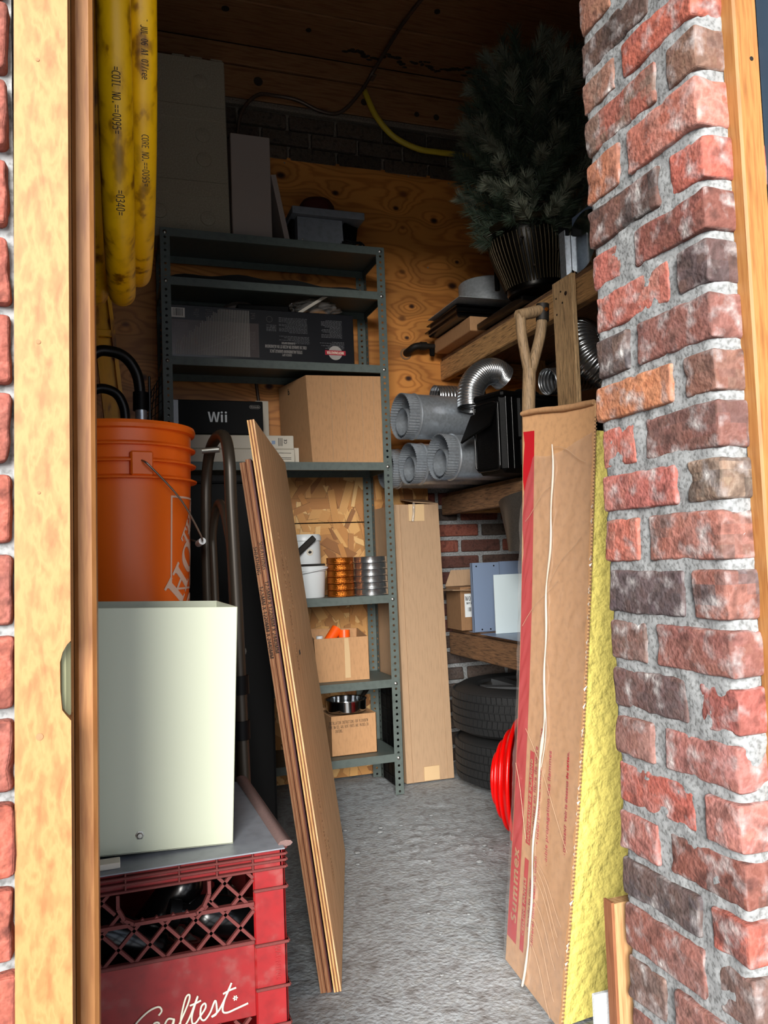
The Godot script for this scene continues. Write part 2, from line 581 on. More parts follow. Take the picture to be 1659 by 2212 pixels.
func make_materials():
	# lumber along x, y or z
	for k in [["x", S(0.7, 9, 9)], ["y", S(9, 0.7, 9)], ["z", S(9, 9, 0.7)]]:
		M["pine_" + k[0]] = mat(Color(0.66, 0.52, 0.36), 0.75, 0.0, {"tex": "grain_soft", "scale": k[1], "bump": "grain_soft", "bscale": 0.06})
		M["old_" + k[0]] = mat(Color(0.86, 0.66, 0.43), 0.85, 0.0, {"tex": "grain", "scale": k[1], "bump": "grain", "bscale": 0.2})
		M["dark_" + k[0]] = mat(Color(0.56, 0.41, 0.28), 0.9, 0.0, {"tex": "grain", "scale": k[1], "bump": "grain", "bscale": 0.25})
		M["stained_" + k[0]] = mat(Color(0.62, 0.43, 0.23), 0.55, 0.0, {"tex": "grain_soft", "scale": k[1], "bump": "grain_soft", "bscale": 0.03})
	M.frame = mat(Color(0.645, 0.46, 0.265), 0.6, 0.0, {"tex": "grain_soft", "scale": S(6, 2.2, 6), "bump": "grain_soft", "bscale": 0.03})
	M.frame_dark = mat(Color(0.66, 0.45, 0.25), 0.5, 0.0, {"tex": "grain_soft", "scale": S(10, 0.8, 10)})
	M.ceil = mat(Color(0.58, 0.41, 0.26), 0.8, 0.0, {"tex": "grain_soft", "scale": S(0.5, 6, 6), "bump": "grain_soft", "bscale": 0.05})
	M.ply_wall = mat(Color(0.86, 0.57, 0.27), 0.5, 0.0, {"tex": "ply", "tri": false, "coat": 0.15, "coat_rough": 0.35})
	M.osb = mat(Color(0.95, 0.86, 0.74), 0.6, 0.0, {"tex": "osb", "tri": false, "bump": "osb", "bscale": 0.25})
	M.floor = mat(Color(0.66, 0.67, 0.68), 0.85, 0.0, {"tex": "concrete", "scale": S(1.6, 1.6, 1.6), "world": true, "bump": "grit", "bscale": 0.2})
	M.ground = mat(Color(0.78, 0.78, 0.77), 0.9, 0.0, {"tex": "concrete", "scale": S(1, 1, 1), "world": true})
	M.brick = mat(Color(1, 1, 1), 0.85, 0.0, {"tex": "brickface", "scale": S(2.2, 2.2, 2.2), "world": true, "vc": true, "bump": "fine", "bscale": 0.12, "detail": "bloom", "dscale": S(2.4, 2.4, 2.4)})
	M.brick_clean = mat(Color(1, 1, 1), 0.9, 0.0, {"tex": "brickface", "scale": S(2.6, 2.6, 2.6), "world": true, "vc": true, "bump": "fine", "bscale": 0.15})
	M.mortar = mat(Color(0.56, 0.565, 0.57), 0.95, 0.0, {"tex": "mortar", "scale": S(4, 4, 4), "world": true, "bump": "mortar", "bscale": 0.18})
	M.mortar_dark = mat(Color(0.52, 0.47, 0.42), 0.95, 0.0, {"tex": "mortar", "scale": S(5, 5, 5), "world": true, "bump": "mortar", "bscale": 0.5})
	M.plain_wall = mat(Color(0.66, 0.54, 0.42), 0.9, 0.0, {"tex": "card", "scale": S(2, 2, 2)})
	M.film_gloss = StandardMaterial3D.new()
	M.film_gloss.albedo_color = Color(0.85, 0.83, 0.80, 0.35)
	M.film_gloss.roughness = 0.1
	M.film_gloss.transparency = BaseMaterial3D.TRANSPARENCY_ALPHA
	M.steel_green = mat(Color(0.335, 0.375, 0.36), 0.5, 0.0, {"tex": "scuff", "scale": S(3, 3, 3), "rtex": "scuff"})
	M.bolt = mat(Color(0.62, 0.62, 0.60), 0.35, 0.9)
	M.card = mat(Color(0.72, 0.545, 0.38), 0.8, 0.0, {"tex": "card", "scale": S(6, 1.5, 6), "bump": "card", "bscale": 0.06})
	M.card_gray = mat(Color(0.67, 0.55, 0.43), 0.8, 0.0, {"tex": "card", "scale": S(8, 0.8, 8), "bump": "card", "bscale": 0.05})
	M.card_dark = mat(Color(0.56, 0.42, 0.29), 0.85, 0.0, {"tex": "card", "scale": S(6, 1.5, 6)})
	M.card_face = mat(Color(0.81, 0.62, 0.44), 0.8, 0.0, {"tex": "card", "scale": S(3, 3, 3), "bump": "card", "bscale": 0.05})
	M.tape = mat(Color(0.80, 0.68, 0.52), 0.25)
	M.ink = mat(Color(0.10, 0.085, 0.075), 0.8)
	M.ink_red = mat(Color(0.66, 0.11, 0.19), 0.7)
	M.ink_white = mat(Color(0.90, 0.88, 0.80), 0.7)
	M.red_print = mat(Color(0.74, 0.07, 0.13), 0.6)
	M.black = mat(Color(0.03, 0.03, 0.033), 0.5, 0.0, {"spec": 0.25})
	M.black_gloss = mat(Color(0.02, 0.02, 0.022), 0.22)
	M.leather = mat(Color(0.014, 0.014, 0.015), 0.5, 0.0, {"spec": 0.22, "bump": "fine", "scale": S(6, 6, 6), "bscale": 0.05})
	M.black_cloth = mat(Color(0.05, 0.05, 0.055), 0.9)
	M.tyre = mat(Color(0.085, 0.09, 0.097), 0.72, 0.0, {"bump": "fine", "scale": S(6, 6, 6), "bscale": 0.06})
	M.alloy = mat(Color(0.82, 0.84, 0.86), 0.25, 0.9)
	M.galv = mat(Color(0.76, 0.79, 0.82), 0.36, 0.75, {"tex": "spangle", "scale": S(5, 5, 5)})
	M.galv_dull = mat(Color(0.70, 0.72, 0.73), 0.6, 0.35, {"tex": "spangle", "scale": S(5, 5, 5)})
	M.foil = mat(Color(0.80, 0.81, 0.82), 0.25, 0.95)
	M.chrome = mat(Color(0.85, 0.86, 0.87), 0.12, 1.0)
	M.copper = mat(Color(0.72, 0.40, 0.13), 0.28, 0.9, {"bump": "fine", "scale": S(5, 5, 5), "bscale": 0.12})
	M.tin = mat(Color(0.80, 0.81, 0.82), 0.22, 0.95)
	M.yellow_pipe = mat(Color(0.93, 0.72, 0.02), 0.38, 0.0, {"tex": "smears", "scale": S(3, 1.6, 3)})
	M.yellow_paint = mat(Color(0.86, 0.62, 0.04), 0.4, 0.0, {"tex": "smears", "scale": S(3, 1, 3)})
	M.yellow_line = mat(Color(0.80, 0.70, 0.20), 0.5)
	M.orange = mat(Color(0.97, 0.43, 0.09), 0.33)
	M.orange_cap = mat(Color(0.95, 0.35, 0.05), 0.4)
	M.pale_print = mat(Color(0.90, 0.78, 0.70), 0.45)
	M.cream = mat(Color(0.71, 0.73, 0.645), 0.30, 0.0, {"spec": 0.6})
	M.gray_sheet = mat(Color(0.47, 0.49, 0.52), 0.45, 0.0, {"tex": "scuff", "scale": S(3, 3, 3)})
	M.blue_gray = mat(Color(0.50, 0.57, 0.68), 0.40, 0.2)
	M.white_panel = mat(Color(0.82, 0.88, 0.90), 0.35)
	M.white_plastic = mat(Color(0.84, 0.86, 0.87), 0.35)
	M.white_card = mat(Color(0.80, 0.77, 0.71), 0.7)
	M.gray_card = mat(Color(0.62, 0.57, 0.54), 0.8)
	M.foam = mat(Color(0.66, 0.62, 0.54), 0.9, 0.0, {"tex": "foam", "scale": S(4, 4, 4), "bump": "foam", "bscale": 0.1})
	M.foam_strip = mat(Color(0.62, 0.50, 0.47), 0.95, 0.0, {"tex": "foam", "scale": S(8, 8, 8), "bump": "foam", "bscale": 0.2})
	M.rib_red = mat(Color(0.40, 0.15, 0.135), 0.7, 0.0, {"tex": "foam", "scale": S(8, 8, 8)})
	M.crate_red = mat(Color(0.52, 0.04, 0.065), 0.42, 0.0, {"tex": "scuff", "scale": S(4, 4, 4), "detail": "dust", "dscale": S(4, 4, 4)})
	M.dusty_red = mat(Color(0.44, 0.345, 0.33), 0.9, 0.0, {"tex": "foam", "scale": S(8, 8, 8)})
	M.red_plastic = mat(Color(0.82, 0.025, 0.02), 0.22)
	M.red_dark = mat(Color(0.26, 0.06, 0.05), 0.6)
	M.insul = mat(Color(0.99, 0.92, 0.50), 0.9, 0.0, {"tex": "card", "scale": S(3, 3, 3), "bump": "lumps", "bscale": 0.5})
	M.olive_tube = mat(Color(0.20, 0.175, 0.145), 0.38, 0.4)
	M.dark_tube = mat(Color(0.10, 0.095, 0.09), 0.35, 0.5)
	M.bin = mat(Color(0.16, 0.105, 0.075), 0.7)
	M.pot = mat(Color(0.06, 0.052, 0.04), 0.32, 0.75)
	M.pot_gold = mat(Color(0.20, 0.165, 0.105), 0.36, 0.8)
	M.needle_green = mat(Color(1, 1, 1), 0.6, 0.0, {"vc": true})
	M.twig = mat(Color(0.16, 0.11, 0.07), 0.9)
	M.old_galv = mat(Color(0.36, 0.34, 0.32), 0.4, 0.6, {"tex": "spangle", "scale": S(9, 9, 9)})
	M.conduit = mat(Color(0.40, 0.34, 0.30), 0.45, 0.6)
	M.iron = mat(Color(0.13, 0.115, 0.10), 0.6, 0.5)
	M.handle_wood = mat(Color(0.60, 0.49, 0.36), 0.7, 0.0, {"tex": "grain", "scale": S(12, 1.2, 12)})
	M.plastic_wrap = StandardMaterial3D.new()
	M.plastic_wrap.albedo_color = Color(0.93, 0.93, 0.93, 0.07)
	M.plastic_wrap.roughness = 0.18
	M.plastic_wrap.transparency = BaseMaterial3D.TRANSPARENCY_ALPHA
	M.plastic_wrap.cull_mode = BaseMaterial3D.CULL_DISABLED
	M.wrap_seam = mat(Color(0.74, 0.68, 0.62), 0.3)
	M.wrap_fold = mat(Color(0.72, 0.60, 0.50), 0.3)
	M.bag_plastic = StandardMaterial3D.new()
	M.bag_plastic.albedo_color = Color(0.8, 0.78, 0.76, 0.25)
	M.bag_plastic.roughness = 0.15
	M.bag_plastic.transparency = BaseMaterial3D.TRANSPARENCY_ALPHA
	M.bag_plastic.cull_mode = BaseMaterial3D.CULL_DISABLED
	M.door_blue = mat(Color(0.20, 0.27, 0.34), 0.5)
	M.strike = mat(Color(0.62, 0.62, 0.48), 0.35, 0.3)
	M.speckle = mat(Color(0.80, 0.82, 0.84), 0.7, 0.0, {"tex": "spangle", "scale": S(20, 20, 20)})
	M.jack_front = mat(Color(1, 1, 1), 0.30, 0.0, {"tex": "jack", "tri": false, "coat": 0.5, "coat_rough": 0.12})
	M.jack_side = mat(Color(0.065, 0.07, 0.095), 0.3)
	M.silver_print = mat(Color(0.62, 0.60, 0.58), 0.5)
	M.ochre = mat(Color(0.80, 0.66, 0.46), 0.7)

# ------------------------------------------------------------------ the room
func build_floor():
	var m := MB.new()
	var a := noise(101, 1.6, 5)
	var b := noise(102, 14.0, 3)
	var c := noise(103, 5.0, 2)
	var f := func(u: float, v: float) -> Vector3:
		var x := -0.8 + 2.85 * u
		var z := -1.0 - 2.5 * v
		var rub := clampf(1.0 - Vector2((x - 1.05) / 0.35, (z + 2.55) / 0.5).length(), 0.0, 1.0)
		var y := -0.006 + a.get_noise_2d(x, z) * 0.004 + b.get_noise_2d(x, z) * 0.0012 + maxf(b.get_noise_2d(x * 0.8 + 7.0, z * 1.3), 0.0) * 0.010 * rub - maxf(c.get_noise_2d(x, z) - 0.3, 0.0) * 0.006
		return Vector3(x, minf(y, 0.0), z)
	m.grid(220, 200, f, Vector3.UP)
	var o := part(self, "floor", m.mesh(), M.floor)
	o.set_meta("kind", "structure")
	part(o, "slab", box_mesh(Vector3(-0.9, -0.2, -3.6), Vector3(2.15, -0.03, -0.8), 0.0), M.floor)
	var g := part(self, "ground", box_mesh(Vector3(-9, -0.3, -1.0), Vector3(9, -0.012, 12), 0.0), M.ground)
	g.set_meta("kind", "structure")
	# small stones and chips lying on the concrete
	var st := MB.new()
	for i in 70:
		var p := Vector3(rng.randf_range(0.55, 1.3), 0.0, rng.randf_range(-2.9, -1.35))
		if i < 40: p = Vector3(1.05 + rng.randfn() * 0.16, 0.0, -2.55 + rng.randfn() * 0.22)
		var r := rng.randf_range(0.002, 0.006) if i > 12 else rng.randf_range(0.006, 0.013)
		st.ball(p, Vector3(r, r * 0.4, r * rng.randf_range(0.6, 1.2)), 4)
	var so := part(o, "pebble_scatter", st.mesh(), M.mortar)
	so.set_meta("kind", "stuff")

func build_ceiling():
	var o := structure("ceiling")
	part(o, "roof_deck", box_mesh(Vector3(-0.95, 3.26, -3.62), Vector3(2.2, 3.4, -0.85), 0.0), M.plain_wall)
	var z := -3.44
	var i := 0
	while z < -1.2:
		var w: float = [0.285, 0.29, 0.24][i % 3]
		var m := MB.new()
		m.box(Vector3(-0.8, 3.225, z + 0.003), Vector3(2.05, 3.262, minf(z + w, -1.13) - 0.003), 0.004)
		var p := part(o, "plank", m.mesh(), M.ceil)
		p.position.y = [0.0, 0.004, -0.003][i % 3]
		z += w
		i += 1
	# bark left on the edge of the rearmost plank
	var bark := MB.new()
	for k in 46:
		var x := 1.05 + 0.62 * k / 46.0 + rng.randf() * 0.01
		bark.ball(Vector3(x, 3.226, -3.36 + 0.02 * sin(k * 0.5) + rng.randfn() * 0.012), Vector3(rng.randf_range(0.008, 0.022), 0.004, rng.randf_range(0.006, 0.014)), 5)
	var bo := part(o, "bark_strip", bark.mesh(), M.bin)
	bo.set_meta("kind", "stuff")
	# knots of the planks
	for k in [[0.50, -3.22, 0.016], [0.86, -3.26, 0.012], [1.35, -3.0, 0.012], [1.75, -3.2, 0.013]]:
		part(o, "knot", lathe_mesh([Vector2(0.0, -0.003), Vector2(k[2], -0.003), Vector2(k[2], 0.004)], 14), M.bin, Vector3(k[0], 3.225, k[1]))

func brick_mesh(size: Vector3, sd: int, base: Color, other: Color, at: Vector3, fine := true) -> ArrayMesh:   # a worn brick centred on its origin
	var m := MB.new()
	var rough := noise(sd, 38.0, 2)
	var big := noise(sd + 1, 9.0, 2)
	var tone := noise(sd + 2, 14.0, 3)
	var h := size * 0.5
	var bev := 0.006
	var steps := []
	for ax in 3:
		var n := maxi(2, int(size[ax] / (0.014 if fine else 0.04)))
		var s := [-h[ax], -h[ax] + bev * 0.35, -h[ax] + bev]
		for k in range(1, n):
			s.append(-h[ax] + bev + (size[ax] - 2 * bev) * k / n)
		s.append_array([h[ax] - bev, h[ax] - bev * 0.35, h[ax]])
		if not fine: s = [-h[ax], -h[ax] + bev, h[ax] - bev, h[ax]]
		steps.append(s)
	var shape := func(p: Vector3) -> Vector3:
		var inner := Vector3(clampf(p.x, -h.x + bev, h.x - bev), clampf(p.y, -h.y + bev, h.y - bev), clampf(p.z, -h.z + bev, h.z - bev))
		var d := p - inner
		var q := inner + (d.normalized() * bev if d.length() > 1e-6 else Vector3())
		var w := p + at
		var amp := 0.0011 * rough.get_noise_3dv(w) + 0.0035 * big.get_noise_3dv(w)
		var ed := 0
		for ax in 3:
			if absf(p[ax]) > h[ax] - bev * 1.01: ed += 1
		if ed >= 2: amp -= 0.006 * maxf(0.0, rough.get_noise_3dv(w * 0.6 + Vector3.ONE))
		return q + q.normalized() * amp
	for ax in 3:
		var i := (ax + 1) % 3
		var j := (ax + 2) % 3
		for sg in [-1.0, 1.0]:
			var si: Array = steps[i]
			var sj: Array = steps[j]
			var pts := []
			for b in sj.size():
				var row := []
				for a in si.size():
					var p := Vector3()
					p[ax] = sg * h[ax]
					p[i] = si[a]
					p[j] = sj[b]
					row.append(shape.call(p))
				pts.append(row)
			var nn := []
			for b in sj.size():
				var row := []
				for a in si.size():
					var dx: Vector3 = pts[b][mini(a + 1, si.size() - 1)] - pts[b][maxi(a - 1, 0)]
					var dy: Vector3 = pts[mini(b + 1, sj.size() - 1)][a] - pts[maxi(b - 1, 0)][a]
					var g := dx.cross(dy).normalized()
					var out := Vector3()
					out[ax] = sg
					if g.dot(out) < 0.0: g = -g
					var lean := Vector3()   # round the last row towards its neighbour face
					if a == 0: lean[i] = -1.0
					if a == si.size() - 1: lean[i] = 1.0
					if b == 0: lean[j] = -1.0
					if b == sj.size() - 1: lean[j] = 1.0
					row.append((g + lean * 0.9).normalized())
				nn.append(row)
			for b in sj.size() - 1:
				for a in si.size() - 1:
					var pc: Vector3 = pts[b][a] + at
					var t := clampf(tone.get_noise_3dv(pc) * 1.9 + 0.35, 0.0, 1.0)
					m.col = base.lerp(other, t)
					m.tri(pts[b][a], pts[b][a + 1], pts[b + 1][a + 1], nn[b][a], nn[b][a + 1], nn[b + 1][a + 1])
					m.tri(pts[b][a], pts[b + 1][a + 1], pts[b + 1][a], nn[b][a], nn[b + 1][a + 1], nn[b + 1][a])
	return m.mesh()

func lin(r: int, g: int, b: int) -> Color:
	var c := Color(r / 255.0, g / 255.0, b / 255.0).srgb_to_linear() * 0.78
	var l := c.get_luminance()
	return c.lerp(Color(l * 1.04, l, l * 0.98), 0.30)

func rough_wall(x0: Vector3, ux: Vector3, uy: Vector3, nx: int, ny: int, out: Vector3, amp: float, sd: int) -> ArrayMesh:
	var m := MB.new()
	var a := noise(sd, 22.0, 4)
	var f := func(u: float, v: float) -> Vector3:
		var p := x0 + ux * u + uy * v
		return p + out * a.get_noise_3dv(p) * amp
	m.grid(nx, ny, f, out)
	return m.mesh()

func build_back_wall():
	var o := structure("wall_back")
	part(o, "masonry", box_mesh(Vector3(-0.95, -0.1, -3.75), Vector3(2.2, 3.3, -3.49), 0.0), M.mortar_dark)
	part(o, "mortar", rough_wall(Vector3(1.36, 0, -3.484), Vector3(0.69, 0, 0), Vector3(0, 1.3, 0), 60, 110, Vector3.BACK, 0.008, 5), M.mortar)
	part(o, "mortar", rough_wall(Vector3(0.2, 2.70, -3.468), Vector3(1.85, 0, 0), Vector3(0, 0.3, 0), 80, 20, Vector3.BACK, 0.005, 6), M.mortar_dark)
	# red bricks right of the boards
	var tones := [lin(140, 62, 48), lin(120, 70, 56), lin(96, 74, 64), lin(150, 74, 52), lin(110, 60, 52), lin(84, 74, 66)]
	var y := 0.005
	var row := 0
	while y < 1.25:
		var x := 1.36 - (0.11 if row % 2 == 0 else 0.0)
		while x < 2.05:
			var w := 0.205
			var c: Color = tones[rng.randi() % tones.size()]
			if y < 0.5: c = lin(98, 88, 82)
			var at := Vector3(x + w / 2, y + 0.03, -3.50 + rng.randf() * 0.005)
			if x + w > 1.40: part(o, "brick", brick_mesh(Vector3(w - 0.006 - rng.randf() * 0.008, 0.056, 0.05), 300 + row * 7 + int(x * 10), c, c.darkened(0.3), at, false), M.brick_clean, at)
			x += w + 0.008
		y += 0.0735
		row += 1
	# grey bricks above the plywood
	y = 2.735
	row = 0
	while y < 2.95:
		var x := 0.25 - (0.12 if row % 2 == 0 else 0.02)
		while x < 2.05:
			var w := 0.22
			var c := lin(112, 98, 82).lerp(lin(88, 76, 64), rng.randf())
			var at := Vector3(x + w / 2, y + 0.031, -3.475 + rng.randf() * 0.006)
			part(o, "brick", brick_mesh(Vector3(w - 0.008, 0.064, 0.05), 500 + row * 9 + int(x * 10), c, c.darkened(0.25), at, false), M.brick_clean, at)
			x += w + 0.004
		y += 0.072
		row += 1
	# sheets screwed to the wall
	var ply := MB.new()
	ply.box(Vector3(-0.8, 1.335, -3.468), Vector3(2.05, 2.745, -3.452), 0.0)
	part(o, "plywood_backing", ply.mesh(), M.ply_wall)
	var face := MB.new()
	face.tri(Vector3(-0.8, 1.335, -3.4505), Vector3(2.05, 1.335, -3.4505), Vector3(2.05, 2.745, -3.4505), Vector3.BACK, Vector3.BACK, Vector3.BACK, Vector2(0, 1), Vector2(1, 1), Vector2(1, 0))
	face.tri(Vector3(-0.8, 1.335, -3.4505), Vector3(2.05, 2.745, -3.4505), Vector3(-0.8, 2.745, -3.4505), Vector3.BACK, Vector3.BACK, Vector3.BACK, Vector2(0, 1), Vector2(1, 0), Vector2(0, 0))
	part(o, "plywood_face", face.mesh(), M.ply_wall)
	for s in [[0.004, 1.108], [1.113, 1.332]]:
		var b := MB.new()
		b.box(Vector3(-0.8, s[0], -3.468), Vector3(1.405, s[1], -3.4535), 0.0)
		part(o, "strand_board", b.mesh(), M.card_dark)
		var q := MB.new()
		var x0 := -0.8
		var x1 := 1.405
		var uv := func(x: float, yy: float) -> Vector2: return Vector2((x + 0.8) / 1.5, 1.0 - yy / 1.5)
		var z := -3.4525
		q.tri(Vector3(x0, s[0], z), Vector3(x1, s[0], z), Vector3(x1, s[1], z), Vector3.BACK, Vector3.BACK, Vector3.BACK, uv.call(x0, s[0]), uv.call(x1, s[0]), uv.call(x1, s[1]))
		q.tri(Vector3(x0, s[0], z), Vector3(x1, s[1], z), Vector3(x0, s[1], z), Vector3.BACK, Vector3.BACK, Vector3.BACK, uv.call(x0, s[0]), uv.call(x1, s[1]), uv.call(x0, s[1]))
		part(o, "strand_face", q.mesh(), M.osb)
	# screw heads of the sheet
	for p in [[1.575, 2.72], [1.37, 2.73], [0.78, 2.72], [1.45, 2.3], [1.2, 1.9], [0.63, 2.0]]:
		part(o, "screw", lathe_mesh([Vector2(0.0, 0.0022), Vector2(0.0035, 0.0016), Vector2(0.004, 0.0)], 10), M.bolt, Vector3(p[0], p[1], -3.4505), Vector3(PI / 2, 0, 0))
	# rim boards under the ceiling
	var t := structure("trim_1")
	part(t, "board", box_mesh(Vector3(-0.8, 2.985, -3.485), Vector3(2.05, 3.13, -3.44), 0.004), M.ceil)
	part(t, "board", box_mesh(Vector3(-0.8, 3.134, -3.485), Vector3(2.05, 3.222, -3.432), 0.004), M.ceil)
	part(t, "sill", box_mesh(Vector3(-0.8, 2.955, -3.485), Vector3(2.05, 2.982, -3.437), 0.006), M.mortar_dark)
	for k in [[0.67, 3.07, 0.02], [1.16, 3.05, 0.015], [1.42, 3.03, 0.012], [1.52, 3.03, 0.014]]:
		part(t, "knot", lathe_mesh([Vector2(0.0, 0.003), Vector2(k[2], 0.003), Vector2(k[2], -0.004)], 14), M.bin, Vector3(k[0], k[1], -3.44), Vector3(PI / 2, 0, 0))

func build_side_walls():
	var l := part(self, "wall_left", box_mesh(Vector3(-0.95, -0.1, -3.6), Vector3(-0.8, 3.3, -0.85), 0.0), M.plain_wall)
	l.set_meta("kind", "structure")
	var r := part(self, "wall_right", box_mesh(Vector3(2.05, -0.1, -3.6), Vector3(2.2, 3.3, -0.85), 0.0), M.plain_wall)
	r.set_meta("kind", "structure")

func build_front_wall():
	var o := structure("wall_front")
	# masonry cores
	part(o, "masonry", box_mesh(Vector3(0.80, -0.1, -1.10), Vector3(2.2, 3.3, -0.89), 0.0), M.mortar)
	part(o, "masonry", box_mesh(Vector3(-0.95, -0.1, -1.10), Vector3(-0.045, 3.3, -0.85), 0.0), M.mortar)
	part(o, "lintel", box_mesh(Vector3(-0.95, 2.45, -1.10), Vector3(2.2, 3.3, -0.855), 0.0), M.mortar)
	# mortar of the right reveal and of its corner
	var mm := MB.new()
	var mn := noise(21, 26.0, 4)
	var mb := noise(24, 6.0, 2)
	var outline := [Vector2(0.87, -1.1165), Vector2(0.78, -1.1165), Vector2(0.7665, -1.1155), Vector2(0.7612, -1.109), Vector2(0.7605, -1.05), Vector2(0.7605, -0.98), Vector2(0.7605, -0.92), Vector2(0.7612, -0.866), Vector2(0.766, -0.8555), Vector2(0.78, -0.8525), Vector2(0.87, -0.8525)]
	var total := 0.0
	for i in outline.size() - 1: total += outline[i].distance_to(outline[i + 1])
	mm.grid(70, 400, func(u: float, v: float) -> Vector3:
		var l := u * total
		var i := 0
		while i < outline.size() - 2 and l > outline[i].distance_to(outline[i + 1]):
			l -= outline[i].distance_to(outline[i + 1])
			i += 1
		var d: Vector2 = (outline[i + 1] - outline[i]).normalized()
		var p: Vector2 = outline[i] + d * l
		var q := Vector3(p.x, -0.02 + 2.5 * v, p.y)
		var out := Vector3(p.x - 0.82, 0, (p.y + 0.985) * 0.62).normalized()
		return q + out * (mn.get_noise_3dv(q) * 0.0046 + mb.get_noise_3dv(q) * 0.0028), Vector3.ZERO)
	part(o, "mortar", mm.mesh(), M.mortar)
	# courses from the top: far brick colours, near brick colours, and where the joint stands (z)
	var R := [lin(196, 96, 74), lin(150, 74, 62)]
	var list := [
		[lin(178, 120, 88), lin(150, 96, 74), lin(112, 84, 72), lin(96, 74, 66), 0],
		[lin(112, 84, 74), lin(88, 66, 60), lin(150, 92, 74), lin(120, 88, 76), 1],
		[lin(168, 116, 94), lin(150, 120, 104), lin(206, 96, 66), lin(180, 88, 68), 0],
		[lin(178, 92, 72), lin(132, 106, 92), lin(142, 104, 86), lin(124, 92, 80), 1],
		[lin(196, 118, 74), lin(168, 104, 76), lin(192, 104, 82), lin(198, 130, 116), 0],
		[lin(124, 80, 68), lin(74, 66, 66), lin(196, 92, 72), lin(186, 100, 86), 1],
		[lin(190, 96, 82), lin(170, 112, 100), lin(134, 72, 62), lin(164, 86, 74), 0],
		[lin(198, 102, 84), lin(196, 126, 112), lin(104, 76, 74), lin(88, 72, 76), 1],
		[lin(78, 76, 82), lin(116, 92, 86), lin(150, 92, 82), lin(130, 86, 82), 0],
		[lin(206, 126, 66), lin(190, 120, 78), lin(146, 96, 78), lin(130, 92, 80), 1],
		[lin(206, 106, 90), lin(200, 120, 106), lin(118, 82, 76), lin(140, 88, 80), 0],
		[lin(190, 98, 90), lin(196, 120, 110), lin(162, 138, 116), lin(104, 92, 84), 1],
		[lin(204, 106, 86), lin(176, 124, 110), lin(182, 110, 94), lin(130, 98, 92), 0],
		[lin(104, 88, 92), lin(92, 80, 88), lin(160, 98, 84), lin(106, 92, 96), 1],
		[lin(140, 102, 94), lin(120, 98, 94), lin(150, 90, 82), lin(160, 100, 90), 0],
		[lin(104, 84, 88), lin(120, 88, 86), lin(176, 86, 76), lin(160, 84, 76), 1],
		[lin(152, 106, 98), lin(170, 120, 112), lin(176, 108, 102), lin(190, 120, 116), 0],
		[lin(196, 92, 74), lin(190, 110, 100), lin(184, 110, 102), lin(192, 124, 116), 1],
		[lin(176, 102, 94), lin(182, 120, 112), lin(150, 84, 72), lin(116, 82, 74), 0],
		[lin(92, 84, 88), lin(108, 86, 84), lin(190, 92, 72), lin(150, 88, 80), 1],
		[lin(146, 98, 92), lin(160, 96, 86), lin(120, 94, 88), lin(140, 104, 96), 1],
		[lin(112, 92, 88), lin(140, 112, 104), lin(168, 112, 104), lin(150, 100, 92), 0],
		[lin(150, 96, 88), lin(132, 92, 86), lin(140, 92, 86), lin(120, 88, 84), 1],
		[lin(140, 92, 84), lin(150, 100, 92), lin(150, 92, 84), lin(140, 96, 90), 0],
	]
	var joints := [1.865, 1.79, 1.722, 1.658, 1.585, 1.505, 1.432, 1.363, 1.291, 1.216, 1.147, 1.072, 1.003, 0.924, 0.845, 0.771, 0.697, 0.624, 0.550, 0.477, 0.408, 0.328, 0.250, 0.176, 0.10]
	for i in list.size():
		var y1: float = joints[i] - 0.006
		var y0: float = joints[i + 1] + 0.006
		var l: Array = list[i]
		var zj: float = (-1.012 if l[4] == 0 else -0.925) + rng.randf_range(-0.006, 0.006)
		var jut := rng.randf_range(-0.002, 0.004)
		var yc := (y0 + y1) / 2
		var hh := y1 - y0
		# far brick
		var z0 := -1.118 + rng.randf_range(0.0, 0.006)
		var at := Vector3(0.757 - jut + 0.05, yc, (z0 + zj - 0.012) / 2)
		part(o, "brick", brick_mesh(Vector3(0.10, hh, absf(zj - 0.012 - z0)), 40 + i * 5, l[0], l[1], at), M.brick, at)
		# near brick, which turns the corner
		jut = rng.randf_range(-0.002, 0.005)
		var wide := 0.10 if l[4] == 0 else 0.21
		var zn := -0.848 + rng.randf_range(-0.003, 0.004)
		at = Vector3(0.757 - jut + wide / 2, yc, (zj + 0.010 + zn) / 2)
		part(o, "brick", brick_mesh(Vector3(wide, hh, zn - zj - 0.010), 42 + i * 5, l[2], l[3], at), M.brick, at)
	# courses above and below the picture
	for y in [1.905, 1.98, 2.055, 2.13, 2.205, 2.28, 2.355, 0.06]:
		for q in [[-1.065, 0.10, 0.10], [-0.93, 0.16, 0.1]]:
			var at := Vector3(0.757 + 0.05, y, q[0])
			part(o, "brick", brick_mesh(Vector3(q[2], 0.06, q[1]), int(y * 100), lin(160, 92, 76), lin(120, 84, 74), at, false), M.brick, at)
	# bricks left of the door frame
	part(o, "mortar", rough_wall(Vector3(-0.95, -0.02, -0.812), Vector3(0.873, 0, 0), Vector3(0, 2.4, 0), 60, 200, Vector3.BACK, 0.006, 31), M.mortar)
	var y := 0.02
	var k := 0
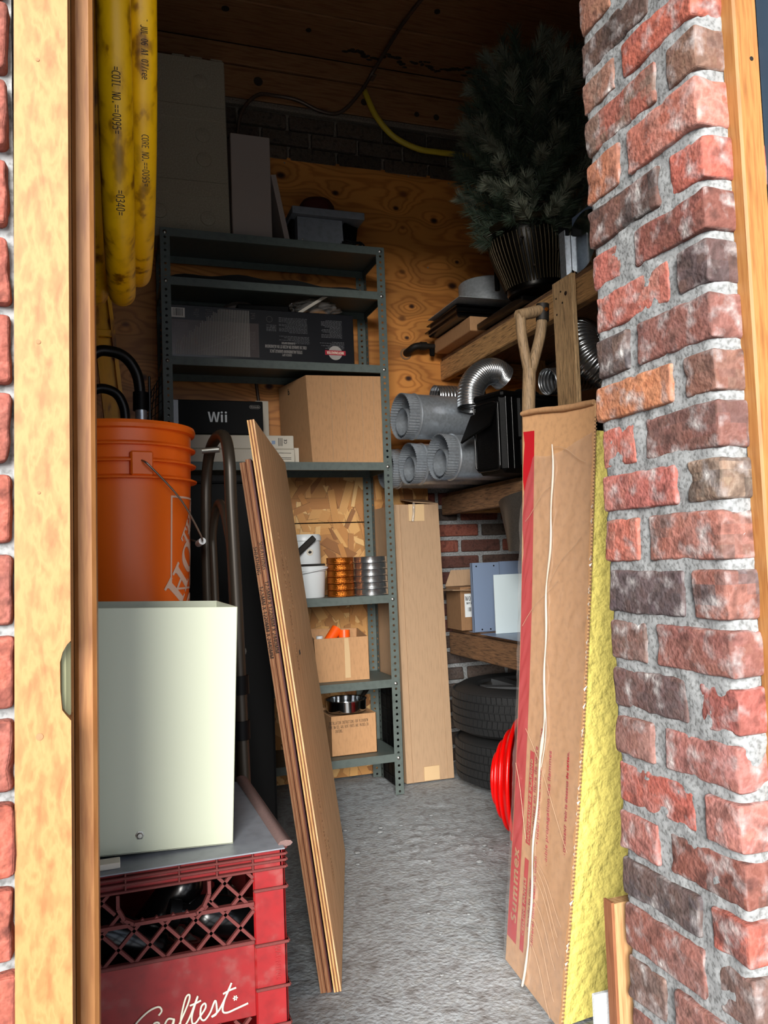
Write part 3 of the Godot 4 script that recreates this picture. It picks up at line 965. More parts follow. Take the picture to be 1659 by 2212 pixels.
	while y < 2.2:
		var x0 := -0.30 if k % 2 == 0 else -0.20
		var c := lin(196, 88, 60).lerp(lin(176, 94, 78), rng.randf())
		var at := Vector3((x0 - 0.0800) / 2, y + 0.031, -0.845 + rng.randf() * 0.006)
		part(o, "brick", brick_mesh(Vector3(-0.0800 - x0, 0.064, 0.09), 700 + k, c, c.darkened(0.2), at), M.brick_clean, at)
		var xe := x0 - 0.010   # the courses go on to the left
		while xe > -0.85:
			c = lin(190, 90, 66).lerp(lin(168, 96, 82), rng.randf())
			at = Vector3(xe - 0.1, y + 0.031, -0.845 + rng.randf() * 0.006)
			part(o, "brick", brick_mesh(Vector3(0.2, 0.064, 0.09), 800 + k * 5 + int(-xe * 10), c, c.darkened(0.2), at, false), M.brick_clean, at)
			xe -= 0.21
		y += 0.0735
		k += 1

func build_door_frame():
	# eave over the doorway
	var e := structure("trim_4")
	part(e, "eave_board", box_mesh(Vector3(-2.5, 2.75, -0.85), Vector3(3.5, 2.80, 0.9), 0.0), M.pine_x)
	# left side: a flat outer board, then the stop the door closes on
	var t := structure("trim_2")
	t.rotation.z = -0.009
	t.position = Vector3(-0.0085, 0, 0)
	var b := MB.new()
	var notch := [Vector2(-0.0785, 0), Vector2(-0.0315, 0)]
	# the strike notch is cut into the board's right edge
	for p in [[0.812, 0.0], [0.817, 0.004], [0.822, 0.0075], [0.839, 0.009], [0.865, 0.0092], [0.874, 0.007], [0.881, 0.003], [0.884, 0.0]]:
		notch.append(Vector2(-0.0315 - p[1], p[0]))
	notch.append_array([Vector2(-0.0315, 2.45), Vector2(-0.0785, 2.45)])
	b.prism(notch, -0.85, -0.80)
	part(t, "board", b.mesh(), M.frame)
	part(t, "strike_plate", box_mesh(Vector3(-0.044, 0.811, -0.835), Vector3(-0.0322, 0.885, -0.812), 0.004), M.strike)
	part(t, "stop", box_mesh(Vector3(-0.0300, 0.0, -1.00), Vector3(-0.0095, 2.45, -0.845), 0.004), M.frame_dark)
	part(t, "jamb", box_mesh(Vector3(-0.05, 0.0, -1.10), Vector3(-0.0305, 2.45, -0.84), 0.003), M.frame_dark)
	for k in [[1.16, 0.0022], [0.80, 0.0032], [1.02, 0.0015], [1.43, 0.0018]]:
		part(t, "nail", lathe_mesh([Vector2(0.0, 0.0008), Vector2(k[1], 0.0006), Vector2(k[1], -0.001)], 12), M.card_dark, Vector3(-0.058, k[0], -0.80), Vector3(PI / 2, 0, 0))
	# right side: casing on the face of the wall, and the blue painted door standing open beyond it
	var r := structure("trim_3")
	part(r, "board", box_mesh(Vector3(0.805, 0.0, -0.855), Vector3(0.845, 2.45, -0.828), 0.003), M.stained_y)
	for k in [1.08, 1.60]:
		part(r, "nail", lathe_mesh([Vector2(0.0, 0.0008), Vector2(0.003, 0.0006), Vector2(0.003, -0.001)], 12), M.iron, Vector3(0.83, k, -0.828), Vector3(PI / 2, 0, 0))
	var d := structure("door_1")
	part(d, "leaf", box_mesh(Vector3(0.862, 0.02, -0.85), Vector3(0.90, 2.4, -0.10), 0.004), M.door_blue)

# ------------------------------------------------------------------ steel shelving
func punched(w: float, h: float, pitch: float, hole: float, x_hole: float) -> MB:   # strip in x and y with a row of round holes
	var m := MB.new()
	var n := int(h / pitch)
	var p := h / n
	var nn := Vector3.BACK
	for i in n:
		var y0 := i * p
		var c := Vector2(x_hole, y0 + p * 0.5)
		var r := minf(p * 0.5, minf(x_hole, w - x_hole)) * 0.98
		m.quad(Vector3(0, y0, 0), Vector3(c.x - r, y0, 0), Vector3(c.x - r, y0 + p, 0), Vector3(0, y0 + p, 0), nn)
		m.quad(Vector3(c.x + r, y0, 0), Vector3(w, y0, 0), Vector3(w, y0 + p, 0), Vector3(c.x + r, y0 + p, 0), nn)
		var sq := []
		var ci := []
		for k in 12:
			var t := TAU * k / 12.0
			var d := Vector2(cos(t), sin(t))
			ci.append(Vector3(c.x + d.x * hole * 0.5, c.y + d.y * hole * 0.5, 0))
			var s := Vector2(r, p * 0.5)
			var f := minf(s.x / maxf(absf(d.x), 1e-5), s.y / maxf(absf(d.y), 1e-5))
			sq.append(Vector3(c.x + d.x * f, c.y + d.y * f, 0))
		for k in 12:
			var j := (k + 1) % 12
			m.tri(ci[k], sq[k], sq[j], nn, nn, nn)
			m.tri(ci[k], sq[j], ci[j], nn, nn, nn)
		for s in [[-1, -1], [1, -1], [1, 1], [-1, 1]]:   # the corners of the cell that the ring leaves open
			var cc := Vector3(c.x + s[0] * r, c.y + s[1] * p * 0.5, 0)
			var best := []
			for k in 12:
				best.append([sq[k].distance_to(cc), k])
			best.sort()
			m.tri(cc, sq[best[0][1]], sq[best[1][1]], nn, nn, nn)
	return m

func build_shelving():
	var o := thing("shelving_unit", "tall dark green steel shelving unit with punched posts against the plywood wall", "shelf")
	var x0 := 0.213
	var x1 := 1.115
	var zf := -3.116
	var zb := -3.405
	var w := 0.036
	var flange := punched(w, 2.237, 0.0254, 0.010, 0.018).mesh()
	for c in [[x0, zf, 1, 1], [x1, zf, -1, 1], [x0, zb, 1, -1], [x1, zb, -1, -1]]:
		var p := Node3D.new()
		p.name = "post" if not o.has_node("post") else "post_%03d" % o.get_child_count()
		o.add_child(p, true)
		part(p, "flange", flange, M.steel_green, Vector3(c[0] if c[2] > 0 else c[0] - w, 0, c[1]))
		part(p, "flange", flange, M.steel_green, Vector3(c[0], 0, c[1] if c[3] < 0 else c[1] - w), Vector3(0, -PI / 2, 0))
	for y in [2.237, 2.048, 1.740, 1.338, 0.797, 0.458, 0.162]:
		var m := MB.new()
		m.box(Vector3(x0 + 0.003, y - 0.003, zb + 0.003), Vector3(x1 - 0.003, y, zf - 0.001), 0.0)
		m.box(Vector3(x0 + 0.003, y - 0.032, zf - 0.004), Vector3(x1 - 0.003, y, zf - 0.0015), 0.0008)
		m.box(Vector3(x0 + 0.003, y - 0.032, zb + 0.002), Vector3(x1 - 0.003, y, zb + 0.005), 0.0)
		for x in [x0 + 0.002, x1 - 0.005]:
			m.box(Vector3(x, y - 0.032, zb + 0.002), Vector3(x + 0.003, y, zf - 0.002), 0.0)
		# the lip folds back under the shelf
		m.box(Vector3(x0 + 0.01, y - 0.032, zf - 0.018), Vector3(x1 - 0.01, y - 0.030, zf - 0.002), 0.0)
		var s := part(o, "shelf", m.mesh(), M.steel_green)
		# the lip runs in front of the posts' inner edge, so it shows as one band
		for x in [x0 + 0.018, x1 - 0.018]:
			part(s, "bolt", lathe_mesh([Vector2(0.0, 0.005), Vector2(0.004, 0.0045), Vector2(0.0075, 0.0015), Vector2(0.0078, 0.0)], 10), M.bolt, Vector3(x, y - 0.018, zf), Vector3(PI / 2, 0, 0))
	var lips := []
	for y in [2.237, 2.048, 1.740, 1.338, 0.797, 0.458, 0.162]:
		lips.append(y)
	for y in [0.35]:   # gusset plate at the back corner under the second shelf
		part(o, "gusset", box_mesh(Vector3(x1 - 0.10, 0.36, zb + 0.004), Vector3(x1 - 0.03, 0.43, zb + 0.007), 0.0), M.steel_green)

# ------------------------------------------------------------------ leaning plywood
func lean_sheet(o: Node3D, p0: Vector3, u: Vector3, up: Vector3, w: float, h: float, sag: float, layers: Array, thick: float):
	# p0: bottom corner nearest the door; layers from the shown face inwards
	var n := up.cross(u).normalized()   # towards the left, away from the shown face
	if n.x > 0.0: n = -n
	var t := thick / layers.size()
	for k in layers.size():
		var m := MB.new()
		var f := func(a: float, b: float, d: float) -> Vector3:
			return p0 + u * (w * a) + up * (h * b) + n * (d - sag * 4.0 * a * (1.0 - a) * b)
		var d0 := t * k
		var d1 := t * (k + 1)
		var nu := 8
		m.grid(nu, 2, func(a: float, b: float) -> Vector3: return f.call(a, b, d0), -n)
		m.grid(nu, 2, func(a: float, b: float) -> Vector3: return f.call(a, b, d1), n)
		m.quad(f.call(0, 0, d0), f.call(0, 0, d1), f.call(0, 1, d1), f.call(0, 1, d0), -u)
		m.quad(f.call(1, 0, d0), f.call(1, 0, d1), f.call(1, 1, d1), f.call(1, 1, d0), u)
		for i in nu:
			var a := float(i) / nu
			var b := float(i + 1) / nu
			m.quad(f.call(a, 1, d0), f.call(b, 1, d0), f.call(b, 1, d1), f.call(a, 1, d1), up)
			m.quad(f.call(a, 0, d0), f.call(b, 0, d0), f.call(b, 0, d1), f.call(a, 0, d1), -up)
		part(o, "veneer", m.mesh(), layers[k])

func build_plywood():
	M.veneer_face = mat(Color(0.90, 0.74, 0.55), 0.7, 0.0, {"tex": "grain_soft", "scale": S(7, 0.55, 7), "bump": "grain_soft", "bscale": 0.03})
	M.veneer_light = mat(Color(0.90, 0.72, 0.48), 0.8, 0.0, {"tex": "grain_soft", "scale": S(30, 1.2, 30)})
	M.veneer_dark = mat(Color(0.52, 0.33, 0.21), 0.8, 0.0, {"tex": "grain_soft", "scale": S(30, 1.2, 30)})
	M.veneer_mid = mat(Color(0.60, 0.44, 0.31), 0.8, 0.0, {"tex": "grain_soft", "scale": S(30, 1.2, 30)})
	var p0 := Vector3(0.474, 0.0, -1.783)
	var u := Vector3(0.245, 0, -0.816).normalized()
	var up := Vector3(-0.150, 1.276, -0.045).normalized()
	up = (up - u * up.dot(u)).normalized()
	var n := up.cross(u).normalized()
	if n.x > 0.0: n = -n
	var a := thing("plywood_sheet", "front leaning plywood sheet with pale face and striped edge", "plywood")
	lean_sheet(a, p0, u, up, 0.852, 1.285, 0.0, [M.veneer_face, M.veneer_dark, M.veneer_light, M.veneer_dark, M.veneer_light], 0.0165)
	# stamps along the face
	var f := func(s: float, h: float) -> Vector3: return p0 + u * s + up * h - n * 0.0012
	letters(a, "CSP PLYWOOD  12.5MM X 1220MM", 0.022, M.card_dark, f.call(0.16, 0.86), -up, u)
	letters(a, "SHEATHING", 0.026, M.card_dark, f.call(0.27, 0.90), -up, u)
	letters(a, "CANPLY  EXTERIOR", 0.022, M.card_dark, f.call(0.16, 0.32), -up, u)
	letters(a, "SHEATHING", 0.022, M.card_dark, f.call(0.24, 0.20), -up, u)
	letters(a, "MILL", 0.016, M.ink, f.call(0.26, 0.72), u, up, true)
	var q := p0 + n * 0.020 + u * 0.004
	var b := thing("plywood_sheet", "second leaning plywood sheet whose dark edge is printed with its size", "plywood")
	lean_sheet(b, q, u, (up + u * -0.012).normalized(), 0.85, 1.195, 0.0, [M.red_dark, M.veneer_dark, M.veneer_mid, M.veneer_dark], 0.0125)
	letters(b, "SHEATHING        12.5MM X 1220MM X 2440MM", 0.012, M.ink, q + n * 0.0065 + up * 0.88 - u * 0.0022 + u * -0.0105, -up, n * -1.0)
	var c := thing("plywood_sheet", "third leaning plywood sheet hidden at the back of the stack", "plywood")
	q = p0 + n * 0.034 + u * 0.006
	lean_sheet(c, q, u, (up + u * -0.012).normalized(), 0.85, 1.190, 0.0, [M.veneer_dark, M.veneer_mid, M.veneer_dark, M.veneer_mid], 0.0125)
	letters(c, "SHEATHING        12.5MM X 1220MM X 2440MM", 0.012, M.ink, q + n * 0.0065 + up * 0.87 - u * 0.0022 + u * -0.0105, -up, n * -1.0)

# ------------------------------------------------------------------ crates, bucket and cabinet left of the passage
func make_crate(label: String, at: Vector3, detail: bool) -> Node3D:
	var o := thing("milk_crate", label, "crate", at)
	# 0.334 wide, 0.2725 high, 0.34 deep; origin at the bottom of the front right corner
	var w := 0.334
	var h := 0.2725
	var d := 0.34
	var t := 0.006
	var X := func(a: float, b: float, c: float) -> Vector3: return Vector3(a, b, c)
	for side in 4:
		var m := MB.new()
		var r := MB.new()   # ribs, dusty on top
		# every side is laid out in its own plane and then turned; s runs from -len to 0
		var l := w if side % 2 == 0 else d
		var org: Vector3 = [Vector3(0, 0, 0), Vector3(0, 0, -d), Vector3(-w, 0, -d), Vector3(-w, 0, 0)][side]
		var xf := Transform3D(Basis(Vector3.UP, [0.0, PI / 2, PI, -PI / 2][side]), org)
		m.xf = xf
		r.xf = xf
		var col := 0.046
		# corner posts and solid panel
		for s in [[-col, 0.0], [-l, -l + col]]:
			m.box(Vector3(s[0], 0.0, -t), Vector3(s[1], h, 0.0), 0.0025)
		m.box(Vector3(-l + col, 0.045, -t), Vector3(-col, 0.147, -0.0012), 0.001)
		m.box(Vector3(-l + col, 0.0, -t), Vector3(-col, 0.012, -0.001), 0.001)
		# rim
		m.box(Vector3(-l, h - 0.030, -t - 0.002), Vector3(0, h, -0.004), 0.001)
		for y in [h - 0.002, h - 0.0105, h - 0.0190, h - 0.0285]:
			r.box(Vector3(-l - 0.002, y - 0.0022, -t), Vector3(0.002, y + 0.0012, 0.004), 0.001)
		for y in [0.2155, 0.140, 0.080, 0.028]:
			r.box(Vector3(-col, y - 0.002, -t), Vector3(0.0025, y + 0.002, 0.004), 0.001)
			r.box(Vector3(-l - 0.002, y - 0.002, -t), Vector3(-l + col, y + 0.002, 0.004), 0.001)
		for s in [-col, -l + col, -l * 0.5 + 0.02, -l * 0.5 - 0.05, -col - 0.05]:
			r.box(Vector3(s - 0.0012, h - 0.030, -t), Vector3(s + 0.0012, h, 0.0028), 0.0005)
		# lattice between rim and panel, and in the foot
		for band in [[0.147, h - 0.030], [0.012, 0.045]]:
			var y0: float = band[0]
			var y1: float = band[1]
			r.box(Vector3(-l + col, y0 - 0.003, -t), Vector3(-col, y0 + 0.002, 0.003), 0.001)
			var n := 8
			var pitch := 0.0405
			for k in range(-3, n + 4):
				for dir in [-1.0, 1.0]:
					# one slanting bar, cut to the band
					var a := Vector2(-l + col + k * pitch, y0)
					var b := a + Vector2(dir * (y1 - y0) * 0.95, y1 - y0)
					var lo := -l + col
					var hi := -col
					if a.x < lo and b.x < lo or a.x > hi and b.x > hi: continue
					var f := func(p: Vector2, q: Vector2) -> Vector2:
						if p.x < lo: return p.lerp(q, (lo - p.x) / (q.x - p.x))
						if p.x > hi: return p.lerp(q, (hi - p.x) / (q.x - p.x))
						return p
					var a2: Vector2 = f.call(a, b)
					var b2: Vector2 = f.call(b, a)
					var hole0 := -l * 0.5 - 0.060
					var hole1 := -l * 0.5 + 0.060
					if detail and y0 > 0.1 and (side == 0 or side == 2):
						# bars stop at the hand hole
						var seg := []
						var last := 0.0
						var steps := 24
						var run := -1.0
						for i in steps + 1:
							var p := a2.lerp(b2, float(i) / steps)
							var inside := p.x > hole0 + (0.015 if p.y < 0.205 else 0.0) and p.x < hole1 - (0.012 if p.y < 0.205 else 0.0) and p.y > 0.199
							if not inside and run < 0.0: run = float(i) / steps
							if (inside or i == steps) and run >= 0.0:
								seg.append([run, float(i) / steps])
								run = -1.0
						for s in seg:
							var q0 := a2.lerp(b2, s[0])
							var q1 := a2.lerp(b2, s[1])
							if q0.distance_to(q1) > 0.004: slat(r, q0, q1, 0.0042, -t, 0.0)
					elif a2.distance_to(b2) > 0.004:
						slat(r, a2, b2, 0.0042, -t, 0.0)
			if y0 > 0.1:
				if side == 0 or side == 2:   # rim of the hand hole
					var c := -l * 0.5
					var path := []
					for p in [[-0.060, 0.2400], [-0.060, 0.222], [-0.052, 0.206], [-0.040, 0.199], [0.042, 0.199], [0.052, 0.206], [0.060, 0.222], [0.060, 0.2400]]:
						path.append(Vector2(c + p[0], p[1]))
					for i in path.size() - 1: slat(r, path[i], path[i + 1], 0.0045, -t, 0.003)
					for s in [[-l + col, -l * 0.5 - 0.045], [-l * 0.5 + 0.045, -col]]:
						slat(r, Vector2(s[0], 0.199), Vector2(s[1], 0.199), 0.005, -t, 0.003)
				else:
					slat(r, Vector2(-l + col, 0.199), Vector2(-col, 0.199), 0.005, -t, 0.003)
		part(o, "side_panel", m.mesh(), M.crate_red)
		part(o, "lattice", r.mesh(), M.rib_red)
	part(o, "base", box_mesh(Vector3(-w + 0.006, 0.003, -d + 0.006), Vector3(-0.006, 0.009, -0.006), 0.001), M.crate_red)
	return o

func slat(m: MB, a: Vector2, b: Vector2, wd: float, z0: float, z1: float):   # flat bar between two points of a plane
	var d := (b - a).normalized()
	var e := Vector2(-d.y, d.x) * wd * 0.5
	m.hexa([Vector3(a.x - e.x, a.y - e.y, z0), Vector3(b.x - e.x, b.y - e.y, z0), Vector3(b.x + e.x, b.y + e.y, z0), Vector3(a.x + e.x, a.y + e.y, z0), Vector3(a.x - e.x, a.y - e.y, z1), Vector3(b.x - e.x, b.y - e.y, z1), Vector3(b.x + e.x, b.y + e.y, z1), Vector3(a.x + e.x, a.y + e.y, z1)])

func script_stroke(m: MB, pts: Array, wd: float):
	var path := []
	for p in pts: path.append(Vector3(p[0], p[1], 0.0))
	var s := spline(path, 6)
	m.xf = m.xf * Transform3D(Basis.from_scale(Vector3(1, 1, 0.5)), Vector3.ZERO)
	m.tube(s, wd * 0.5, 8)
	m.xf = m.xf * Transform3D(Basis.from_scale(Vector3(1, 1, 2.0)), Vector3.ZERO)

func build_carton_stack_left():
	make_crate("lower red plastic milk crate on the floor carrying the other crate", Vector3(0.232, 0.0, -1.172), false)
	var c := make_crate("upper red plastic milk crate with white script under the gray metal sheet", Vector3(0.234, 0.2725, -1.17), true)
	# the white script on the front
	var m := MB.new()
	m.xf = Transform3D(Basis(), Vector3(-0.2195, 0.042, 0.0))
	var sc := 0.01
	for st in [
		[[4.2, 3.0], [4.6, 3.5], [4.2, 4.1], [3.0, 3.9], [1.6, 3.0], [0.8, 2.0], [1.2, 1.2], [2.2, 0.6], [2.6, -0.3], [1.6, -1.2], [0.2, -1.2]],
		[[3.2, 0.6], [4.0, 1.3], [4.2, 2.0], [3.6, 2.1], [3.2, 1.2], [3.4, 0.4], [4.2, 0.5], [4.9, 1.2]],
		[[6.1, 2.0], [5.4, 2.2], [4.9, 1.4], [5.1, 0.6], [5.7, 0.9], [6.2, 2.0], [6.0, 0.8], [6.4, 0.5], [7.0, 1.4]],
		[[7.0, 1.4], [8.1, 3.6], [8.3, 4.6], [7.8, 4.4], [7.2, 2.4], [7.0, 0.8], [7.4, 0.6], [8.2, 1.6], [9.4, 4.2], [8.6, 2.0], [8.6, 0.8], [9.1, 0.8], [9.7, 1.5]],
		[[8.3, 3.2], [9.0, 3.3], [9.8, 3.5]],
		[[9.7, 1.5], [10.4, 2.4], [10.3, 3.0], [9.8, 2.6], [9.7, 1.3], [10.2, 0.8], [11.0, 1.6], [11.7, 3.0], [11.9, 2.0], [11.8, 1.2], [11.2, 1.0], [12.2, 1.6], [13.4, 3.6], [14.0, 4.8], [13.0, 2.8], [12.7, 1.4], [13.3, 1.0], [14.6, 1.2], [16.2, 1.5]],
		[[12.8, 3.6], [13.8, 3.9], [14.6, 4.0]]]:
		var q := []
		for p in st: q.append([p[0] * sc, (p[1] + p[0] * 0.05) * sc])
		script_stroke(m, q, 0.0029)
	for k in 3:
		var t := PI * k / 3.0
		slat(m, Vector2(0.1445 - cos(t) * 0.0034, 0.034 - sin(t) * 0.0034), Vector2(0.1445 + cos(t) * 0.0034, 0.034 + sin(t) * 0.0034), 0.0012, -0.0006, 0.0008)
	part(c, "script_lettering", m.mesh(), M.ink_white)
	letters(c, "WARNING", 0.010, M.crate_red, Vector3(-0.014, 0.112, 0.0003), Vector3.DOWN, Vector3.RIGHT, true)
	# bottles lying in the upper crate
	var prof := [Vector2(0.0, 0.0), Vector2(0.026, 0.0), Vector2(0.030, 0.006), Vector2(0.030, 0.09), Vector2(0.026, 0.105), Vector2(0.014, 0.118), Vector2(0.014, 0.128), Vector2(0.018, 0.129), Vector2(0.018, 0.145), Vector2(0.0, 0.146)]
	var proto: Node3D = null
	var where := [[0.145, 0.435, -1.235, 1.3, 0.1, "black plastic bottle lying nearest the crate's right corner"], [0.09, 0.455, -1.285, -0.7, 0.1, "black plastic bottle leaning below the crate's hand hole"], [0.0, 0.43, -1.245, 1.1, -0.1, "black plastic bottle tilted at the middle of the crate lattice"], [-0.045, 0.42, -1.31, 0.3, 0.2, "black plastic bottle lying at the left of the crate lattice"], [0.08, 0.345, -1.25, 1.57, 0.0, "black plastic bottle under the others in the crate"], [-0.0, 0.345, -1.40, 1.57, 0.0, "black plastic bottle on the crate's bottom at the back"], [0.17, 0.385, -1.36, 0.0, 0.0, "black plastic bottle standing at the back of the crate"]]
	for w in where:
		var b: Node3D
		if proto == null:
			proto = thing("bottle", "", "bottle")
			part(proto, "body", lathe_mesh(prof.slice(0, 7), 20), M.black_gloss, Vector3(0, -0.073, 0))
			part(proto, "cap", lathe_mesh(prof.slice(6), 20), M.black, Vector3(0, -0.073, 0))
			b = proto
		else:
			b = proto.duplicate()
			b.name = numbered("bottle")
			add_child(b)
		tag(b, w[5], "bottle", "black bottles in the red crate")
		b.position = Vector3(w[0], w[1], w[2])
		b.rotation = Vector3(w[4], 0.0, w[3])
	# gray sheet with a foam strip along its right edge
	var g := thing("metal_sheet", "flat gray metal sheet lying on the upper red crate", "metal sheet")
	part(g, "sheet", box_mesh(Vector3(-0.12, 0.5455, -1.53), Vector3(0.231, 0.5475, -1.152), 0.0004), M.gray_sheet)
	pass
	var fs := MB.new()
	fs.xf = Transform3D(Basis(Vector3(1.25, 0, 0), Vector3(0, 0.55, 0), Vector3(0, 0, 1)), Vector3(-0.058, 0.247, 0))
	fs.tube(spline([Vector3(0.231, 0.549, -1.545), Vector3(0.232, 0.550, -1.42), Vector3(0.233, 0.549, -1.28), Vector3(0.234, 0.549, -1.165)], 6), 0.0085, 8)
	single("foam_strip", fs.mesh(), M.dusty_red, "dusty pink foam strip along the right edge of the gray sheet", "foam strip")
	single("wood_shim", box_mesh(Vector3(-0.05, 0.5477, -1.192), Vector3(0.011, 0.5555, -1.168), 0.001), M.white_card, "small pale wood shim under the left end of the cream box", "shim")
	# open cream sheet-metal box, a little tilted on its shim
	var b := thing("cream_metal_box", "open cream painted sheet metal box tilted on the gray sheet", "box", Vector3(0.1655, 0.5478, -1.20), Vector3(0, 0, -0.045))
	var w := 0.36
	var h := 0.338
	var d := 0.23
	var t := 0.0012
	var front := part(b, "front_panel", box_mesh(Vector3(-w, 0, -t), Vector3(0.0, h, 0), 0.0005), M.cream)
	part(b, "right_panel", box_mesh(Vector3(-t, 0, -d), Vector3(0, h, 0), 0.0004), M.cream)
	part(b, "left_panel", box_mesh(Vector3(-w, 0, -d), Vector3(-w + t, h, 0), 0.0004), M.cream)
	part(b, "back_panel", box_mesh(Vector3(-w, 0, -d - t), Vector3(0, h, -d), 0.0004), M.cream)
	part(b, "bottom_panel", box_mesh(Vector3(-w, 0, -d), Vector3(0, t, 0), 0.0), M.cream)
	part(front, "screw", lathe_mesh([Vector2(0.0, 0.0042), Vector2(0.0032, 0.004), Vector2(0.0042, 0.003), Vector2(0.0044, 0.001), Vector2(0.0062, 0.0006), Vector2(0.0062, 0.0)], 6), M.bolt, Vector3(-0.129, 0.024, 0.0), Vector3(PI / 2, 0, 0))
	# dark cabinet behind the crates; the bucket stands on it
	var cab := thing("dark_cabinet", "dark brown cabinet standing in the shadow behind the red crates", "cabinet")
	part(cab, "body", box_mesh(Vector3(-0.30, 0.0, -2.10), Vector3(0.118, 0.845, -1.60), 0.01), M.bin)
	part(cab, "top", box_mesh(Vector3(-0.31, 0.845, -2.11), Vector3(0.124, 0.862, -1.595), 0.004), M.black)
	# orange bucket
	var o := thing("bucket", "orange plastic bucket with white square logo and wire handle", "bucket", Vector3(0.032, 0.862, -1.78))
	var pr := [Vector2(0.0, 0.0), Vector2(0.128, 0.0), Vector2(0.132, 0.004), Vector2(0.1395, 0.24)]
	part(o, "body", lathe_mesh([Vector2(0.0, 0.001), Vector2(0.130, 0.001), Vector2(0.133, 0.004), Vector2(0.1425, 0.272), Vector2(0.1445, 0.372), Vector2(0.142, 0.372), Vector2(0.139, 0.272), Vector2(0.130, 0.010), Vector2(0.0, 0.008)], 72), M.orange)
	for ring in [[0.262, 0.1435, 0.1545], [0.295, 0.1440, 0.1535], [0.328, 0.1445, 0.153]]:
		part(o, "ridge", lathe_mesh([Vector2(ring[1] - 0.002, ring[0] - 0.003), Vector2(ring[2], ring[0] - 0.002), Vector2(ring[2] + 0.001, ring[0] + 0.001), Vector2(ring[1], ring[0] + 0.006)], 72), M.orange)
	part(o, "rim", lathe_mesh([Vector2(0.1445, 0.358), Vector2(0.152, 0.360), Vector2(0.1545, 0.367), Vector2(0.152, 0.374), Vector2(0.142, 0.375), Vector2(0.141, 0.366)], 72), M.orange)
	# ear of the handle, facing the door
	var ear := MB.new()
	var ea := deg_to_rad(76.0)
	for dz in [0.0]:
		ear.xf = Transform3D(Basis(Vector3.UP, PI / 2 - ea), Vector3.ZERO)
		ear.box(Vector3(-0.022, 0.264, 0.138), Vector3(0.022, 0.312, 0.155), 0.003)
	part(o, "handle_ear", ear.mesh(), M.orange)
	var hp := Vector3(cos(ea), 0, sin(ea)) * 0.157 + Vector3.UP * 0.292
	var wire := spline([hp - Vector3(cos(ea), 0, sin(ea)) * 0.012, hp, hp + Vector3(0.016, -0.014, 0.004), hp.lerp(Vector3(0.160, 0.146, 0.05), 0.5) + Vector3(0.012, 0, 0.012), Vector3(0.154, 0.150, 0.06), Vector3(0.160, 0.134, 0.02), Vector3(0.155, 0.138, -0.04), Vector3(0.12, 0.16, -0.11), Vector3(0.05, 0.24, -0.15), Vector3(0.0, 0.292, -0.157)], 10)
	var hw := part(o, "wire_handle", tube_mesh(wire, 0.0021, 8), M.bolt)
	part(hw, "grip", tube_mesh([Vector3(0.161, 0.1365, 0.032), Vector3(0.160, 0.133, -0.035)], 0.0075, 16), M.white_plastic)
	# square logo wrapped round the bucket
	var lg := MB.new()
	var th0 := deg_to_rad(49.0)
	var wrap := func(s: float, y: float, out: float) -> Vector3:
		var rr := 0.1425 - (0.272 - y) * 0.0354 + out
		var t2 := th0 - s / 0.139
		return Vector3(cos(t2) * rr, y, sin(t2) * rr)
	for line in [[0.0, 0.0, 0.19, 0.004], [0.0, 0.186, 0.19, 0.19], [0.0, 0.0, 0.004, 0.19], [0.186, 0.0, 0.19, 0.19]]:
		lg.grid(24, 4, func(a: float, b2: float) -> Vector3: return wrap.call(lerpf(line[0], line[2], a), 0.038 + lerpf(line[1], line[3], b2), 0.0009), Vector3(1, 0, 0.6))
	part(o, "logo_frame", lg.mesh(), M.pale_print)
	for word in [["THE", 0.050, 0.078, 0.134], ["HOME", 0.088, 0.092, 0.094], ["DEPOT", 0.088, 0.165, 0.055]]:
		part(o, "logo_lettering", wrapped_text(word[0], word[1], 0.93, word[2], word[3], wrap), M.pale_print)
	# hand truck standing behind the crates
	var ht := thing("hand_truck", "brown tube hand truck with a looped handle behind the red crates", "hand truck")
	var loop := spline([Vector3(0.245, 0.10, -1.565), Vector3(0.2405, 0.54, -1.568), Vector3(0.2350, 0.866, -1.570), Vector3(0.2300, 1.06, -1.572), Vector3(0.2295, 1.15, -1.580), Vector3(0.2290, 1.20, -1.625), Vector3(0.2240, 1.214, -1.70), Vector3(0.2200, 1.20, -1.79), Vector3(0.2160, 1.15, -1.835), Vector3(0.2130, 1.06, -1.84), Vector3(0.2130, 0.86, -1.842), Vector3(0.222, 0.54, -1.845), Vector3(0.228, 0.10, -1.848)], 8)
	part(ht, "frame", tube_mesh(loop, 0.012, 16), M.olive_tube)
	part(ht, "inner_loop", tube_mesh(spline([Vector3(0.243, 0.30, -1.62), Vector3(0.236, 0.90, -1.62), Vector3(0.230, 1.02, -1.63), Vector3(0.224, 1.075, -1.70), Vector3(0.220, 1.02, -1.78), Vector3(0.222, 0.9, -1.79), Vector3(0.232, 0.30, -1.795)], 8), 0.009, 12), M.olive_tube)
	for y in [0.15, 0.55, 0.78]:
		part(ht, "crossbar", tube_mesh([Vector3(0.243, y, -1.57), Vector3(0.226, y, -1.845)], 0.009, 10), M.olive_tube)
	for y in [[0.70, 0.735], [0.615, 0.65], [0.50, 0.53]]:
		part(ht, "black_band", tube_mesh([Vector3(0.238, y[0], -1.569), Vector3(0.2375, y[1], -1.569)], 0.0165, 14), M.black)
	part(ht, "silver_bar", tube_mesh([Vector3(0.192, 1.184, -1.70), Vector3(0.226, 1.186, -1.69)], 0.006, 10), M.bolt)
	part(ht, "toe_plate", box_mesh(Vector3(0.132, 0.002, -1.86), Vector3(0.235, 0.008, -1.56), 0.001), M.dark_tube)
